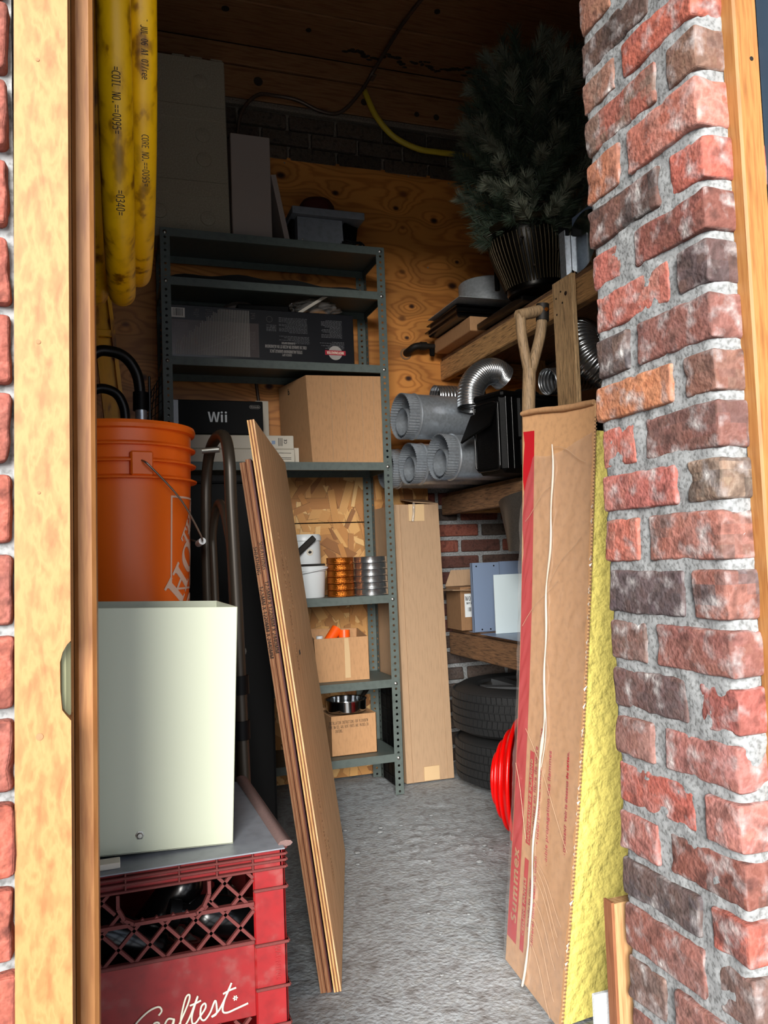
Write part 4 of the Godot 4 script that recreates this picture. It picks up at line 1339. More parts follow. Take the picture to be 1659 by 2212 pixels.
	for z in [-1.60, -1.81]:
		part(ht, "wheel", tube_mesh([Vector3(0.252, 0.085, z), Vector3(0.285, 0.085, z)], 0.085, 28), M.tyre)
	# bent handles behind the bucket
	var hb := thing("handlebar", "bent black tube handles with a taped grip rising behind the bucket", "handlebar")
	var hook := spline([Vector3(-0.07, 0.90, -2.06), Vector3(-0.075, 1.20, -2.06), Vector3(-0.062, 1.40, -2.06), Vector3(-0.020, 1.466, -2.05), Vector3(0.019, 1.474, -2.05), Vector3(0.055, 1.458, -2.05), Vector3(0.079, 1.418, -2.05), Vector3(0.086, 1.36, -2.05), Vector3(0.087, 1.30, -2.05), Vector3(0.088, 1.1, -2.05), Vector3(0.089, 0.862, -2.05)], 8)
	part(hb, "tube", tube_mesh(hook, 0.0135, 14), M.dark_tube)
	part(hb, "grip", tube_mesh([Vector3(0.0855, 1.33, -2.05), Vector3(0.0862, 1.375, -2.05)], 0.0185, 14), M.black)
	part(hb, "rod", tube_mesh([Vector3(0.0875, 1.20, -2.047), Vector3(0.0865, 1.335, -2.047)], 0.0142, 14), M.galv)
	part(hb, "lever", box_mesh(Vector3(0.104, 1.20, -2.056), Vector3(0.110, 1.415, -2.038), 0.002), M.dark_tube)
	part(hb, "tube", tube_mesh(spline([Vector3(-0.06, 0.90, -2.02), Vector3(-0.06, 1.2, -2.02), Vector3(-0.05, 1.33, -2.02), Vector3(-0.018, 1.372, -2.02), Vector3(0.018, 1.371, -2.02), Vector3(0.041, 1.346, -2.02), Vector3(0.05, 1.29, -2.02), Vector3(0.051, 1.1, -2.02), Vector3(0.052, 0.862, -2.02)], 8), 0.0115, 14), M.dark_tube)
	# yellow stepladder leaning behind them
	var lad := thing("step_ladder", "yellow stepladder leaning on the left behind the bucket and handles", "ladder")
	for z in [-2.30, -2.40]:
		var rail := MB.new()
		var a := Vector3(0.13, 0.0, z)
		var e := Vector3(-0.045, 1.84, z - 0.02)
		for q in [[0.0, 0.010], [0.045, 0.055]]:
			rail.hexa([a + Vector3(q[0], 0, -0.015), a + Vector3(q[1], 0, -0.015), a + Vector3(q[1], 0, 0.015), a + Vector3(q[0], 0, 0.015), e + Vector3(q[0], 0, -0.015), e + Vector3(q[1], 0, -0.015), e + Vector3(q[1], 0, 0.015), e + Vector3(q[0], 0, 0.015)])
		rail.hexa([a + Vector3(0.008, 0, -0.015), a + Vector3(0.047, 0, -0.015), a + Vector3(0.047, 0, -0.004), a + Vector3(0.008, 0, -0.004), e + Vector3(0.008, 0, -0.015), e + Vector3(0.047, 0, -0.015), e + Vector3(0.047, 0, -0.004), e + Vector3(0.008, 0, -0.004)])
		part(lad, "rail", rail.mesh(), M.yellow_paint)
	for y in [0.30, 0.62, 0.94, 1.26, 1.58]:
		var x := lerpf(0.13, -0.045, y / 1.84)
		part(lad, "step", box_mesh(Vector3(x + 0.002, y, -2.41), Vector3(x + 0.05, y + 0.02, -2.305), 0.002), M.yellow_paint)
	# large black storage cabinet in the dark corner
	var sc2 := thing("storage_cabinet", "tall black cabinet in the dark corner behind the hand truck", "cabinet")
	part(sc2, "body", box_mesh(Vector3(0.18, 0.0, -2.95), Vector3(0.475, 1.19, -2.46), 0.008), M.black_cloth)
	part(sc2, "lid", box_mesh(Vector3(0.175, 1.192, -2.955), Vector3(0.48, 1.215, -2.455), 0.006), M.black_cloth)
	# black wire rack leaning on the shelving
	var wr := thing("wire_rack", "black wire rack leaning against the left post of the shelving", "rack")
	for k in 7:
		var s := k / 6.0
		part(wr, "wire", tube_mesh([Vector3(0.205 - 0.055 * s, 1.66 - 0.10 * s, -3.06 + 0.02 * s), Vector3(0.205 - 0.12 * s, 1.32 - 0.02 * s, -3.06 + 0.02 * s)], 0.0018, 6), M.black)
	for k in 11:
		var s := k / 10.0
		part(wr, "wire", tube_mesh([Vector3(0.205, lerpf(1.655, 1.33, s), -3.058), Vector3(0.205 - lerpf(0.055, 0.12, s), lerpf(1.557, 1.31, s), -3.038)], 0.0014, 6), M.black)
	part(wr, "foot", tube_mesh([Vector3(0.16, 0.0, -3.05), Vector3(0.15, 1.33, -3.05)], 0.004, 8), M.black)

func wrapped_text(words: String, height: float, turn: float, s0: float, y0: float, wrap: Callable) -> ArrayMesh:
	var t := text_mesh(words, height, true, "Droid Serif", 0.001)
	var m := MB.new()
	var arr := t.surface_get_arrays(0) if t.get_surface_count() > 0 else []
	if arr.is_empty(): return box_mesh(Vector3.ZERO, Vector3.ONE * 0.001)
	var vs: PackedVector3Array = arr[Mesh.ARRAY_VERTEX]
	var ix: PackedInt32Array = arr[Mesh.ARRAY_INDEX] if arr[Mesh.ARRAY_INDEX] != null else PackedInt32Array(range(vs.size()))
	for i in range(0, ix.size(), 3):
		var p := []
		for k in 3:
			var v := vs[ix[i + k]]
			var x := v.x * cos(turn) - v.y * sin(turn)
			var y := v.x * sin(turn) + v.y * cos(turn)
			p.append(wrap.call(s0 + x, 0.038 + y0 + y, 0.0009 + v.z))
		var out: Vector3 = (p[0] + p[1] + p[2]) / 3.0
		out.y = 0.0
		out = out.normalized()
		m.tri(p[0], p[1], p[2], out, out, out)
	return m.mesh()

# ------------------------------------------------------------------ timber shelf along the right wall
func build_right_shelf():
	M.post_wood = mat(Color(0.90, 0.74, 0.54), 0.8, 0.0, {"tex": "grain", "scale": S(9, 0.7, 9), "bump": "grain", "bscale": 0.1})
	var o := thing("timber_shelf", "rough timber shelf of three decks along the right wall", "shelf")
	part(o, "top_beam", box_mesh(Vector3(1.492, 1.763, -3.45), Vector3(1.532, 1.853, -1.30), 0.004), M.old_z)
	part(o, "middle_beam", box_mesh(Vector3(1.470, 1.134, -3.45), Vector3(1.512, 1.218, -1.30), 0.004), M.dark_z)
	part(o, "lower_beam", box_mesh(Vector3(1.482, 0.498, -3.45), Vector3(1.524, 0.598, -1.30), 0.004), M.dark_z)
	part(o, "wall_cleat", box_mesh(Vector3(1.534, 1.775, -3.449), Vector3(2.05, 1.852, -3.41), 0.003), M.old_x)
	part(o, "wall_cleat", box_mesh(Vector3(1.514, 1.14, -3.449), Vector3(2.05, 1.216, -3.41), 0.003), M.old_x)
	for y in [1.854, 1.219, 0.599]:
		var x := 1.50
		while x < 2.02:
			part(o, "deck_board", box_mesh(Vector3(x, y, -3.45), Vector3(minf(x + 0.138, 2.045), y + 0.018, -1.30), 0.002), M.dark_z)
			x += 0.142
	var p := part(o, "post", box_mesh(Vector3(1.452, 0.0, -2.374), Vector3(1.4695, 1.858, -2.252), 0.003), M.post_wood)
	for q in [[-2.35, 1.80], [-2.32, 1.815], [-2.312, 1.775], [-2.35, 1.745]]:
		part(p, "nail", lathe_mesh([Vector2(0.0, 0.001), Vector2(0.0035, 0.001), Vector2(0.0035, -0.001)], 10), M.iron, Vector3(1.4518, q[1], q[0]), Vector3(0, 0, PI / 2))
	part(p, "knot", lathe_mesh([Vector2(0.0, 0.001), Vector2(0.007, 0.0008), Vector2(0.008, -0.001)], 12), M.bin, Vector3(1.4518, 1.80, -2.29), Vector3(0, 0, PI / 2))
	for z in [-3.38, -1.36]:
		part(o, "post", box_mesh(Vector3(1.945, 0.0, z - 0.04), Vector3(1.99, 1.858, z + 0.04), 0.003), M.old_y)
	part(o, "post", box_mesh(Vector3(1.534, 0.0, -1.40), Vector3(1.574, 1.763, -1.31), 0.003), M.old_y)
	# blue gray panels and a white one on the lower deck
	var a := thing("folded_sheet", "blue gray folded metal panel standing on the lower timber deck", "metal panel")
	var m := MB.new()
	m.box(Vector3(1.470, 0.617, -3.155), Vector3(1.600, 0.912, -3.152), 0.0006)
	m.box(Vector3(1.4705, 0.617, -3.17), Vector3(1.4735, 0.912, -3.152), 0.0004)
	m.box(Vector3(1.470, 0.617, -3.20), Vector3(1.76, 0.619, -3.152), 0.0)
	part(a, "face", m.mesh(), M.blue_gray)
	for q in [[1.492, 0.897], [1.575, 0.897], [1.508, 0.628], [1.548, 0.628]]:
		part(a, "hole", lathe_mesh([Vector2(0.0, 0.0006), Vector2(0.0036, 0.0006), Vector2(0.0036, 0.0)], 10), M.black, Vector3(q[0], q[1], -3.152), Vector3(PI / 2, 0, 0))
	var a2 := thing("folded_sheet", "second blue gray metal panel, right of the folded one and behind the white panel", "metal panel")
	part(a2, "face", box_mesh(Vector3(1.604, 0.6195, -3.17), Vector3(1.86, 0.914, -3.166), 0.0006), M.blue_gray)
	part(a2, "folded_edge", box_mesh(Vector3(1.604, 0.6195, -3.166), Vector3(1.607, 0.914, -3.155), 0.0004), M.blue_gray)
	single("gray_tray", box_mesh(Vector3(1.455, 0.6175, -3.06), Vector3(1.80, 0.6205, -2.62), 0.0006), M.blue_gray, "flat blue gray metal tray overhanging the lower timber beam", "tray", Vector3.ZERO)
	var wp := part(self, numbered("white_sheet"), box_mesh(Vector3(1.50, 0.621, -3.012), Vector3(1.82, 0.862, -3.006), 0.001), M.white_panel)
	tag(wp, "plain white metal sheet leaning on the blue gray metal sheets", "metal sheet")
	# open carton with a label
	var c := thing("cardboard_box", "open cardboard box with a white shipping label behind the blue gray panel", "box", Vector3(1.462, 0.6175, -3.26))
	part(c, "body", box_mesh(Vector3(0, 0, -0.16), Vector3(0.30, 0.19, 0.0), 0.002), M.card_dark)
	var fl := MB.new()
	fl.hexa([Vector3(-0.055, 0.172, -0.14), Vector3(-0.05, 0.178, 0.03), Vector3(0.03, 0.176, 0.05), Vector3(0.1, 0.19, -0.14), Vector3(-0.055, 0.175, -0.14), Vector3(-0.05, 0.181, 0.03), Vector3(0.03, 0.179, 0.05), Vector3(0.1, 0.193, -0.14)])
	part(c, "flap", fl.mesh(), M.card_gray)
	var f2 := MB.new()
	f2.hexa([Vector3(-0.005, 0.19, -0.155), Vector3(0.30, 0.19, -0.155), Vector3(0.30, 0.262, -0.175), Vector3(0.035, 0.262, -0.175), Vector3(-0.005, 0.19, -0.158), Vector3(0.30, 0.19, -0.158), Vector3(0.30, 0.262, -0.178), Vector3(0.035, 0.262, -0.178)])
	part(c, "flap", f2.mesh(), M.card_gray)
	var lb := part(c, "label_sheet", box_mesh(Vector3(0.018, 0.058, 0.0), Vector3(0.12, 0.160, 0.0008), 0.0), M.white_plastic)
	letters(lb, "WOLF-B", 0.028, M.ink, Vector3(0.052, 0.138, 0.0012), Vector3.RIGHT, Vector3.UP, true, "Droid Serif", 0.55)
	letters(lb, "W175-0", 0.013, M.ink, Vector3(0.048, 0.118, 0.0012), Vector3.RIGHT, Vector3.UP, true)
	for k in 9:
		part(lb, "bar", box_mesh(Vector3(0.033 + k * 0.0045, 0.082, 0.0008), Vector3(0.033 + k * 0.0045 + 0.0012 + 0.001 * (k % 3), 0.100, 0.0012), 0.0), M.ink)
	# bent piece of galvanised flashing hanging from the middle beam
	var g := MB.new()
	g.grid(8, 12, func(u: float, v: float) -> Vector3:
		var x := 1.462 - 0.03 * sin(u * PI) - 0.025 * v
		return Vector3(x, lerpf(1.150, 0.955, v) + 0.03 * u * (1.0 - v), lerpf(lerpf(-2.86, -2.735, v), lerpf(-2.60, -2.62, v), u)), Vector3.LEFT)
	single("steel_flashing", g.mesh(), M.old_galv, "bent scrap of galvanised flashing hanging below the middle timber beam", "flashing")

# ------------------------------------------------------------------ tall cartons
func build_tall_cartons():
	# the carton that leans by the doorway: its shown face looks to the left
	var o := thing("tall_carton", "tall torn cardboard carton with a red stripe and clear plastic wrap by the doorway", "box")
	var fb := Vector3(0.869, 0.0, -1.768)   # far bottom
	var nb := Vector3(0.836, 0.0, -1.470)   # near bottom
	var ft := Vector3(0.983, 1.292, -1.770)
	var nt := Vector3(0.990, 1.262, -1.470)
	var out := (nb - fb).cross(ft - fb).normalized()
	if out.x > 0.0: out = -out
	var P := func(s: float, h: float, d: float) -> Vector3:   # s from far to near, h from the floor up, d out of the face
		var bow := 0.012 * sin(PI * h)
		return fb.lerp(nb, s).lerp(ft.lerp(nt, s), h) + out * (d - bow)
	var face := MB.new()
	face.grid(4, 24, func(u: float, v: float) -> Vector3: return P.call(u, v, 0.0), out)
	face.grid(4, 24, func(u: float, v: float) -> Vector3: return P.call(u, v, -0.004), -out)
	for e in [0.0, 1.0]:
		face.grid(1, 24, func(u: float, v: float) -> Vector3: return P.call(e, v, -0.004 * u), Vector3(0, 0, 1 if e > 0.5 else -1))
	var fp := part(o, "face_panel", face.mesh(), M.card_face)
	var bk := MB.new()
	bk.grid(1, 12, func(u: float, v: float) -> Vector3: return P.call(0.0, v * 0.985, -0.004 - 0.13 * u), Vector3.FORWARD)
	part(o, "end_panel", bk.mesh(), M.card)
	var rim := []
	for k in 9: rim.append(P.call(k / 8.0, 1.0, 0.002) + Vector3(0, 0.002 * sin(k * 0.9), 0))
	part(o, "rolled_edge", tube_mesh(rim, [0.006, 0.0075, 0.007, 0.0075, 0.007, 0.008, 0.007, 0.0075, 0.006], 10), M.card)
	# cut corrugated edge on the near side
	var cut := MB.new()
	for k in 160:
		var h0 := 0.004 + k * 0.0061
		cut.quad(P.call(1.002, h0, 0.0), P.call(1.002, h0, -0.006), P.call(1.002, h0 + 0.0028, -0.006), P.call(1.002, h0 + 0.0028, 0.0), Vector3.BACK)
	var ce := part(o, "corrugated_edge", cut.mesh(), M.card_dark)
	# red stripe along the far side of the face, torn at the top
	var stripe := MB.new()
	stripe.grid(2, 40, func(u: float, v: float) -> Vector3: return P.call(lerpf(0.015 + 0.025 * maxf(0.0, sin(v * 60.0)) * float(v > 0.72), 0.19, u), lerpf(0.045, 0.965, v), 0.0012), out)
	var sp := part(o, "red_stripe", stripe.mesh(), M.red_print)
	for b in [[0.26, 0.33, 0.045, 0.20], [0.255, 0.33, 0.225, 0.385]]:
		var bar := MB.new()
		bar.grid(1, 10, func(u: float, v: float) -> Vector3: return P.call(lerpf(b[0], b[1], u), lerpf(b[2], b[3], v), 0.0012), out)
		part(o, "red_bar", bar.mesh(), M.red_print)
	var fx: Vector3 = (P.call(0.0, 0.4, 0.0) - P.call(0.0, 0.2, 0.0)).normalized()
	var fy: Vector3 = (fb - nb).normalized()
	var line := func(words: String, hgt: float, s: float, h: float, m: Material, bold: bool, squeeze := 1.0):
		letters(o, words, hgt, m, P.call(s, h, 0.0022), fx, fy, bold, "Droid Sans", squeeze)
	line.call("Summex", 0.040, 0.115, 0.14, M.card, true)
	line.call("CEILING PANELS", 0.016, 0.297, 0.12, M.card, true)
	line.call("PANNEAUX DE PLAFOND", 0.016, 0.295, 0.30, M.card, true)
	line.call("\u2022 Ready to cover", 0.016, 0.39, 0.13, M.ink_red, false)
	line.call("\u2022 Mineral fibre, easy to clean", 0.016, 0.46, 0.14, M.ink_red, false)
	line.call("\u2022 Produites en fibre de verre", 0.017, 0.37, 0.315, M.ink_red, false)
	line.call("\u2022 Idéal pour les endroits humides", 0.017, 0.44, 0.335, M.ink_red, false)
	line.call("\u2022 Faible propagation des flammes", 0.017, 0.595, 0.305, M.ink_red, false)
	line.call("\u25b2 AVERTISSEMENT  Voir le dessous du carton.", 0.0135, 0.86, 0.32, M.ink_red, true, 0.86)
	# clear film round most of it, with its welded seam
	var film := MB.new()
	var fn := noise(77, 9.0, 3)
	film.grid(24, 90, func(u: float, v: float) -> Vector3:
		var top := 0.935 - 0.02 * sin(u * 4.0)
		if u < 0.22: top -= (0.22 - u) * 0.55
		var h := lerpf(0.0, top, v)
		var wr := fn.get_noise_3d(u * 0.5 + h * 1.4, h * 2.2 - u * 1.2, 0.0)
		return P.call(lerpf(-0.02, 1.01, u), h, 0.005 + 0.004 * wr), out)
	part(o, "plastic_wrap", film.mesh(), M.plastic_wrap)
	var seam := []
	var rad := []
	for k in 66:
		var h := 0.935 * (1.0 - k / 65.0)
		var s := 0.48 + 0.02 * sin(k * 0.23) + 0.012 * sin(k * 0.61) + (0.05 * (h - 0.62)) - 0.16 * maxf(0.0, 0.07 - h) * 6.0
		seam.append(P.call(s, h, 0.008))
		rad.append(0.0017 + 0.0013 * absf(sin(k * 0.37)) + (0.0016 if absf(h - 0.41) < 0.02 else 0.0))
	part(o, "film_seam", tube_mesh(seam, rad, 8), M.wrap_seam)
	var seam2 := []
	for k in 14:
		var t := k / 13.0
		seam2.append(P.call(0.49 + 0.045 * sin(t * PI), lerpf(0.37, 0.49, t), 0.008))
	part(o, "film_seam", tube_mesh(seam2, 0.0011, 8), M.wrap_seam)
	# folds running across the film
	for f in [[0.50, 0.93, 0.95, 0.905], [0.08, 0.60, 0.62, 0.70], [0.50, 0.69, 0.92, 0.78], [0.50, 0.86, 0.10, 0.80], [0.52, 0.21, 0.94, 0.155], [0.52, 0.20, 0.90, 0.135], [0.52, 0.185, 0.94, 0.11], [0.52, 0.15, 0.9, 0.085], [0.52, 0.12, 0.92, 0.04], [0.2, 0.42, 0.95, 0.27], [0.05, 0.35, 0.30, 0.24], [0.5, 0.08, 0.88, 0.01]]:
		var path := []
		for k in 8:
			var t := k / 7.0
			path.append(P.call(lerpf(f[0], f[2], t), lerpf(f[1], f[3], t) + 0.006 * sin(t * 5.0), 0.0075))
		part(o, "film_fold", tube_mesh(path, 0.00055, 6), M.wrap_fold)
	# frayed bits of film along the near edge
	var fr := MB.new()
	for k in 34:
		var h := rng.randf_range(0.08, 0.86)
		var a: Vector3 = P.call(1.01, h, 0.004)
		fr.flat(a, a + Vector3(rng.randf_range(0.0, 0.008), rng.randf_range(0.003, 0.010), 0.003), a + Vector3(0.001, -0.005, 0.002), a - Vector3(0, 0, 1))
	var fo := part(o, "frayed_film", fr.mesh(), M.wrap_seam)
	fo.set_meta("kind", "stuff")
	# yellow fibreglass inside the open near side
	var y := MB.new()
	var yn := noise(88, 7.0, 4)
	var Q := func(u: float, v: float, z: float) -> Vector3:
		var base: Vector3 = P.call(1.0, v * 0.955, -0.006)
		return Vector3(base.x + 0.16 * u - z * 0.115 * (1.0 - v) + z * 0.02, base.y, -1.478 + z + 0.006 * yn.get_noise_3d(u * 0.2, v * 1.3, 0.0) - 0.02 * u)
	y.grid(14, 90, func(u: float, v: float) -> Vector3: return Q.call(u, v, 0.0), Vector3.BACK)
	y.grid(6, 40, func(u: float, v: float) -> Vector3: return Q.call(u, v, -0.28), Vector3.FORWARD)
	y.grid(4, 40, func(u: float, v: float) -> Vector3: return Q.call(1.0, v, -0.28 * u), Vector3.RIGHT)
	y.grid(6, 4, func(u: float, v: float) -> Vector3: return Q.call(u, 1.0, -0.28 * v), Vector3.UP)
	single("fibreglass_batt", y.mesh(), M.insul, "yellow fibreglass insulation standing between the tall carton and the brick pier", "insulation")
	# wood scraps standing behind the pier's edge
	var s1 := thing("wood_strip", "short strip of wood with a pale edge standing at the foot of the brick pier", "wood strip", Vector3(0.7475, 0.0, -1.137))
	part(s1, "strip", box_mesh(Vector3(0.0, 0.0, -0.012), Vector3(0.05, 0.392, 0.010), 0.001), M.pine_y)
	part(s1, "edge_ply", box_mesh(Vector3(-0.0055, 0.0, -0.012), Vector3(-0.0005, 0.394, 0.010), 0.0005), M.veneer_dark)
	single("speckled_sheet", box_mesh(Vector3(0.730, 0.0, -1.178), Vector3(0.82, 0.235, -1.170), 0.001), M.speckle, "narrow white speckled panel edge behind the wood strip", "panel", Vector3.ZERO, Vector3.ZERO)
	# wooden D handle of a shovel behind the carton
	var h := thing("shovel", "old shovel with a weathered wooden D handle behind the tall carton", "shovel")
	part(h, "shaft", tube_mesh(spline([Vector3(1.05, 0.10, -1.90), Vector3(1.05, 0.9, -1.88), Vector3(1.052, 1.25, -1.87), Vector3(1.064, 1.43, -1.87)], 8), [0.018, 0.018, 0.018, 0.018, 0.018, 0.018, 0.018, 0.018, 0.018, 0.018, 0.018, 0.018, 0.018, 0.018, 0.018, 0.018, 0.018, 0.0175, 0.0175, 0.0175, 0.0175, 0.0175, 0.0175, 0.0175, 0.0175], 14), M.handle_wood)
	part(h, "left_fork", tube_mesh(spline([Vector3(1.062, 1.42, -1.870), Vector3(1.052, 1.47, -1.868), Vector3(1.043, 1.53, -1.866), Vector3(1.043, 1.575, -1.865)], 6), 0.0135, 12), M.handle_wood)
	part(h, "right_fork", tube_mesh(spline([Vector3(1.066, 1.42, -1.870), Vector3(1.085, 1.47, -1.872), Vector3(1.105, 1.53, -1.874), Vector3(1.114, 1.585, -1.875)], 6), 0.0145, 12), M.handle_wood)
	part(h, "grip", tube_mesh([Vector3(1.034, 1.571, -1.864), Vector3(1.112, 1.594, -1.875)], 0.0155, 14), M.handle_wood)
	part(h, "ferrule", tube_mesh([Vector3(1.113, 1.565, -1.875), Vector3(1.116, 1.610, -1.875)], 0.0175, 14), M.iron)
	part(h, "rivet", lathe_mesh([Vector2(0.0, 0.002), Vector2(0.005, 0.0018), Vector2(0.006, 0.0)], 12), M.copper, Vector3(1.1165, 1.592, -1.8575), Vector3(PI / 2, 0, 0))
	part(h, "blade", box_mesh(Vector3(0.99, 0.0, -1.92), Vector3(1.17, 0.22, -1.90), 0.004), M.iron)
	# the plain tall carton beside the shelving
	var c := thing("tall_carton", "tall plain brown cardboard box standing upright right of the steel shelving", "box")
	var q := func(x: float, y2: float, z: float) -> Vector3: return Vector3(x, y2, z)
	var b := MB.new()
	b.hexa([Vector3(1.174, 0.0, -3.245), Vector3(1.390, 0.0, -3.243), Vector3(1.36, 0.0, -3.43), Vector3(1.150, 0.0, -3.435), Vector3(1.164, 1.172, -3.248), Vector3(1.366, 1.172, -3.243), Vector3(1.35, 1.160, -3.44), Vector3(1.12, 1.160, -3.44)])
	part(c, "body", b.mesh(), M.card_gray)
	part(c, "tape", box_mesh(Vector3(1.228, 1.10, -3.2455), Vector3(1.300, 1.173, -3.2425), 0.0003), M.tape)
	part(c, "tape", box_mesh(Vector3(1.252, 0.004, -3.2425), Vector3(1.322, 0.062, -3.2385), 0.0003), M.tape)
	var tl := MB.new()
	tl.tube(spline([Vector3(1.255, 1.178, -3.25), Vector3(1.25, 1.165, -3.236), Vector3(1.248, 1.13, -3.238), Vector3(1.243, 1.10, -3.237)], 6), 0.006, 6)
	part(c, "loose_tape", tl.mesh(), M.bag_plastic)
	var f1 := MB.new()
	f1.hexa([Vector3(1.255, 1.205, -3.42), Vector3(1.375, 1.200, -3.41), Vector3(1.366, 1.172, -3.243), Vector3(1.25, 1.180, -3.243), Vector3(1.255, 1.209, -3.42), Vector3(1.375, 1.204, -3.41), Vector3(1.366, 1.176, -3.243), Vector3(1.25, 1.184, -3.243)])
	part(c, "flap", f1.mesh(), M.card_gray)
	for x in [0.13, 0.84]:
		var cr := MB.new()
		cr.hexa([Vector3(lerpf(1.174, 1.398, x) - 0.0012, 0.0, -3.2445), Vector3(lerpf(1.174, 1.398, x) + 0.0012, 0.0, -3.2445), Vector3(lerpf(1.174, 1.398, x) + 0.0012, 0.0, -3.2405), Vector3(lerpf(1.174, 1.398, x) - 0.0012, 0.0, -3.2405), Vector3(lerpf(1.164, 1.366, x) - 0.0012, 1.17, -3.2475), Vector3(lerpf(1.164, 1.366, x) + 0.0012, 1.17, -3.2475), Vector3(lerpf(1.164, 1.366, x) + 0.0012, 1.17, -3.2435), Vector3(lerpf(1.164, 1.366, x) - 0.0012, 1.17, -3.2435)])
		part(c, "crease", cr.mesh(), M.card_gray)

# ------------------------------------------------------------------ tyres and the red scoop
func build_tyres():
	var proto: Node3D = null
	for k in 2:
		var o: Node3D
		if k == 0:
			o = thing("tyre", "lower car tyre of the two stacked in the right corner", "tyre", Vector3(1.678, 0.0, -3.105), Vector3.ZERO, "")
			proto = o
			var w := 0.205
			var R := 0.31
			var body := MB.new()
			body.lathe([Vector2(0.195, 0.028), Vector2(0.205, 0.012), Vector2(0.235, 0.002), Vector2(0.265, 0.006), Vector2(0.288, 0.018), Vector2(0.299, 0.030), Vector2(0.303, 0.045), Vector2(0.304, w / 2), Vector2(0.303, w - 0.045), Vector2(0.299, w - 0.030), Vector2(0.288, w - 0.018), Vector2(0.265, w - 0.006), Vector2(0.235, w - 0.002), Vector2(0.205, w - 0.012), Vector2(0.195, w - 0.028)], 72)
			part(o, "carcass", body.mesh(), M.tyre)
			# tread blocks between the grooves
			var tr := MB.new()
			var rows := [[0.026, 0.052, 84], [0.057, 0.085, 84], [0.090, 0.115, 84], [0.120, 0.148, 84], [0.153, 0.179, 84]]
			for r in rows.size():
				var n: int = rows[r][2]
				for i in n:
					var t0 := TAU * (i + 0.08 + 0.3 * r) / n
					var t1 := TAU * (i + 0.93 + 0.3 * r) / n
					var sk := 0.012 if r % 2 == 0 else -0.012
					var q := []
					for e in [[t0, rows[r][0], 0.299], [t1, rows[r][0], 0.299], [t1 + sk, rows[r][1], 0.299], [t0 + sk, rows[r][1], 0.299], [t0, rows[r][0], R - (0.004 if r == 0 else 0.0)], [t1, rows[r][0], R - (0.004 if r == 0 else 0.0)], [t1 + sk, rows[r][1], R - (0.004 if r == 4 else 0.0)], [t0 + sk, rows[r][1], R - (0.004 if r == 4 else 0.0)]]:
						q.append(Vector3(cos(e[0]) * e[2], e[1], sin(e[0]) * e[2]))
					tr.hexa(q)
			part(o, "tread", tr.mesh(), M.tyre)
			var rimm := MB.new()
			rimm.lathe([Vector2(0.0, 0.06), Vector2(0.17, 0.06), Vector2(0.185, 0.03), Vector2(0.2, 0.026), Vector2(0.2, 0.178), Vector2(0.193, 0.182), Vector2(0.182, 0.17), Vector2(0.176, 0.11), Vector2(0.0, 0.10)], 48)
			part(o, "rim", rimm.mesh(), M.iron)
			for i in 5:
				var a := TAU * i / 5.0
				var sp := MB.new()
				var d := Vector3(cos(a), 0, sin(a))
				var e := Vector3(-d.z, 0, d.x)
				sp.hexa([d * 0.03 - e * 0.03 + Vector3.UP * 0.135, d * 0.03 + e * 0.03 + Vector3.UP * 0.135, d * 0.188 + e * 0.04 + Vector3.UP * 0.140, d * 0.188 - e * 0.04 + Vector3.UP * 0.140, d * 0.03 - e * 0.024 + Vector3.UP * 0.18, d * 0.03 + e * 0.024 + Vector3.UP * 0.18, d * 0.188 + e * 0.034 + Vector3.UP * 0.192, d * 0.188 - e * 0.034 + Vector3.UP * 0.192])
				part(o, "spoke", sp.mesh(), M.alloy)
			part(o, "hub", lathe_mesh([Vector2(0.0, 0.168), Vector2(0.035, 0.164), Vector2(0.05, 0.15), Vector2(0.05, 0.10)], 24), M.alloy)
		else:
			o = proto.duplicate()
			o.name = numbered("tyre")
			add_child(o)
			o.position = Vector3(1.670, 0.205, -3.100)
			o.rotation.y = 0.5
			tag(o, "upper car tyre with an alloy wheel, on top of the stack in the right corner", "tyre")
	# red ribbed plastic scoop standing behind the tall carton
	var s := thing("snow_scoop", "red ribbed plastic snow scoop standing on the floor behind the tall carton", "scoop", Vector3(1.325, 0.0, -2.44), Vector3(0.0, -0.75, 0.0))
	var dish := MB.new()
	var D := func(u: float, v: float, lift: float) -> Vector3:   # shallow bowl, rim towards the left
		var a := PI * (1.0 + u)
		var r := 0.200 * v
		return Vector3(cos(a * 1.0) * 0.0, 0.0, 0.0) + Vector3(-0.13 * (1.0 - v * v * 0.75) - lift, 0.19 + r * cos(TAU * u), r * sin(TAU * u) * 0.85)
	dish.grid(48, 14, func(u: float, v: float) -> Vector3: return D.call(u, v, 0.0), Vector3.LEFT)
	part(s, "shell", dish.mesh(), M.red_plastic)
	for v in [0.42, 0.62, 0.80, 0.99]:
		var ring := []
		for k in 48: ring.append(D.call(k / 48.0, v, 0.003))
		var rm := MB.new()
		rm.tube(ring, 0.0062 if v < 0.9 else 0.008, 8, false, true)
		part(s, "rib", rm.mesh(), M.red_plastic)
	part(s, "socket", tube_mesh([Vector3(-0.02, 0.19, 0), Vector3(0.10, 0.24, -0.06)], 0.02, 14), M.red_plastic)
	part(s, "foot", box_mesh(Vector3(-0.07, 0.0, -0.05), Vector3(-0.03, 0.03, 0.05), 0.006), M.red_plastic)

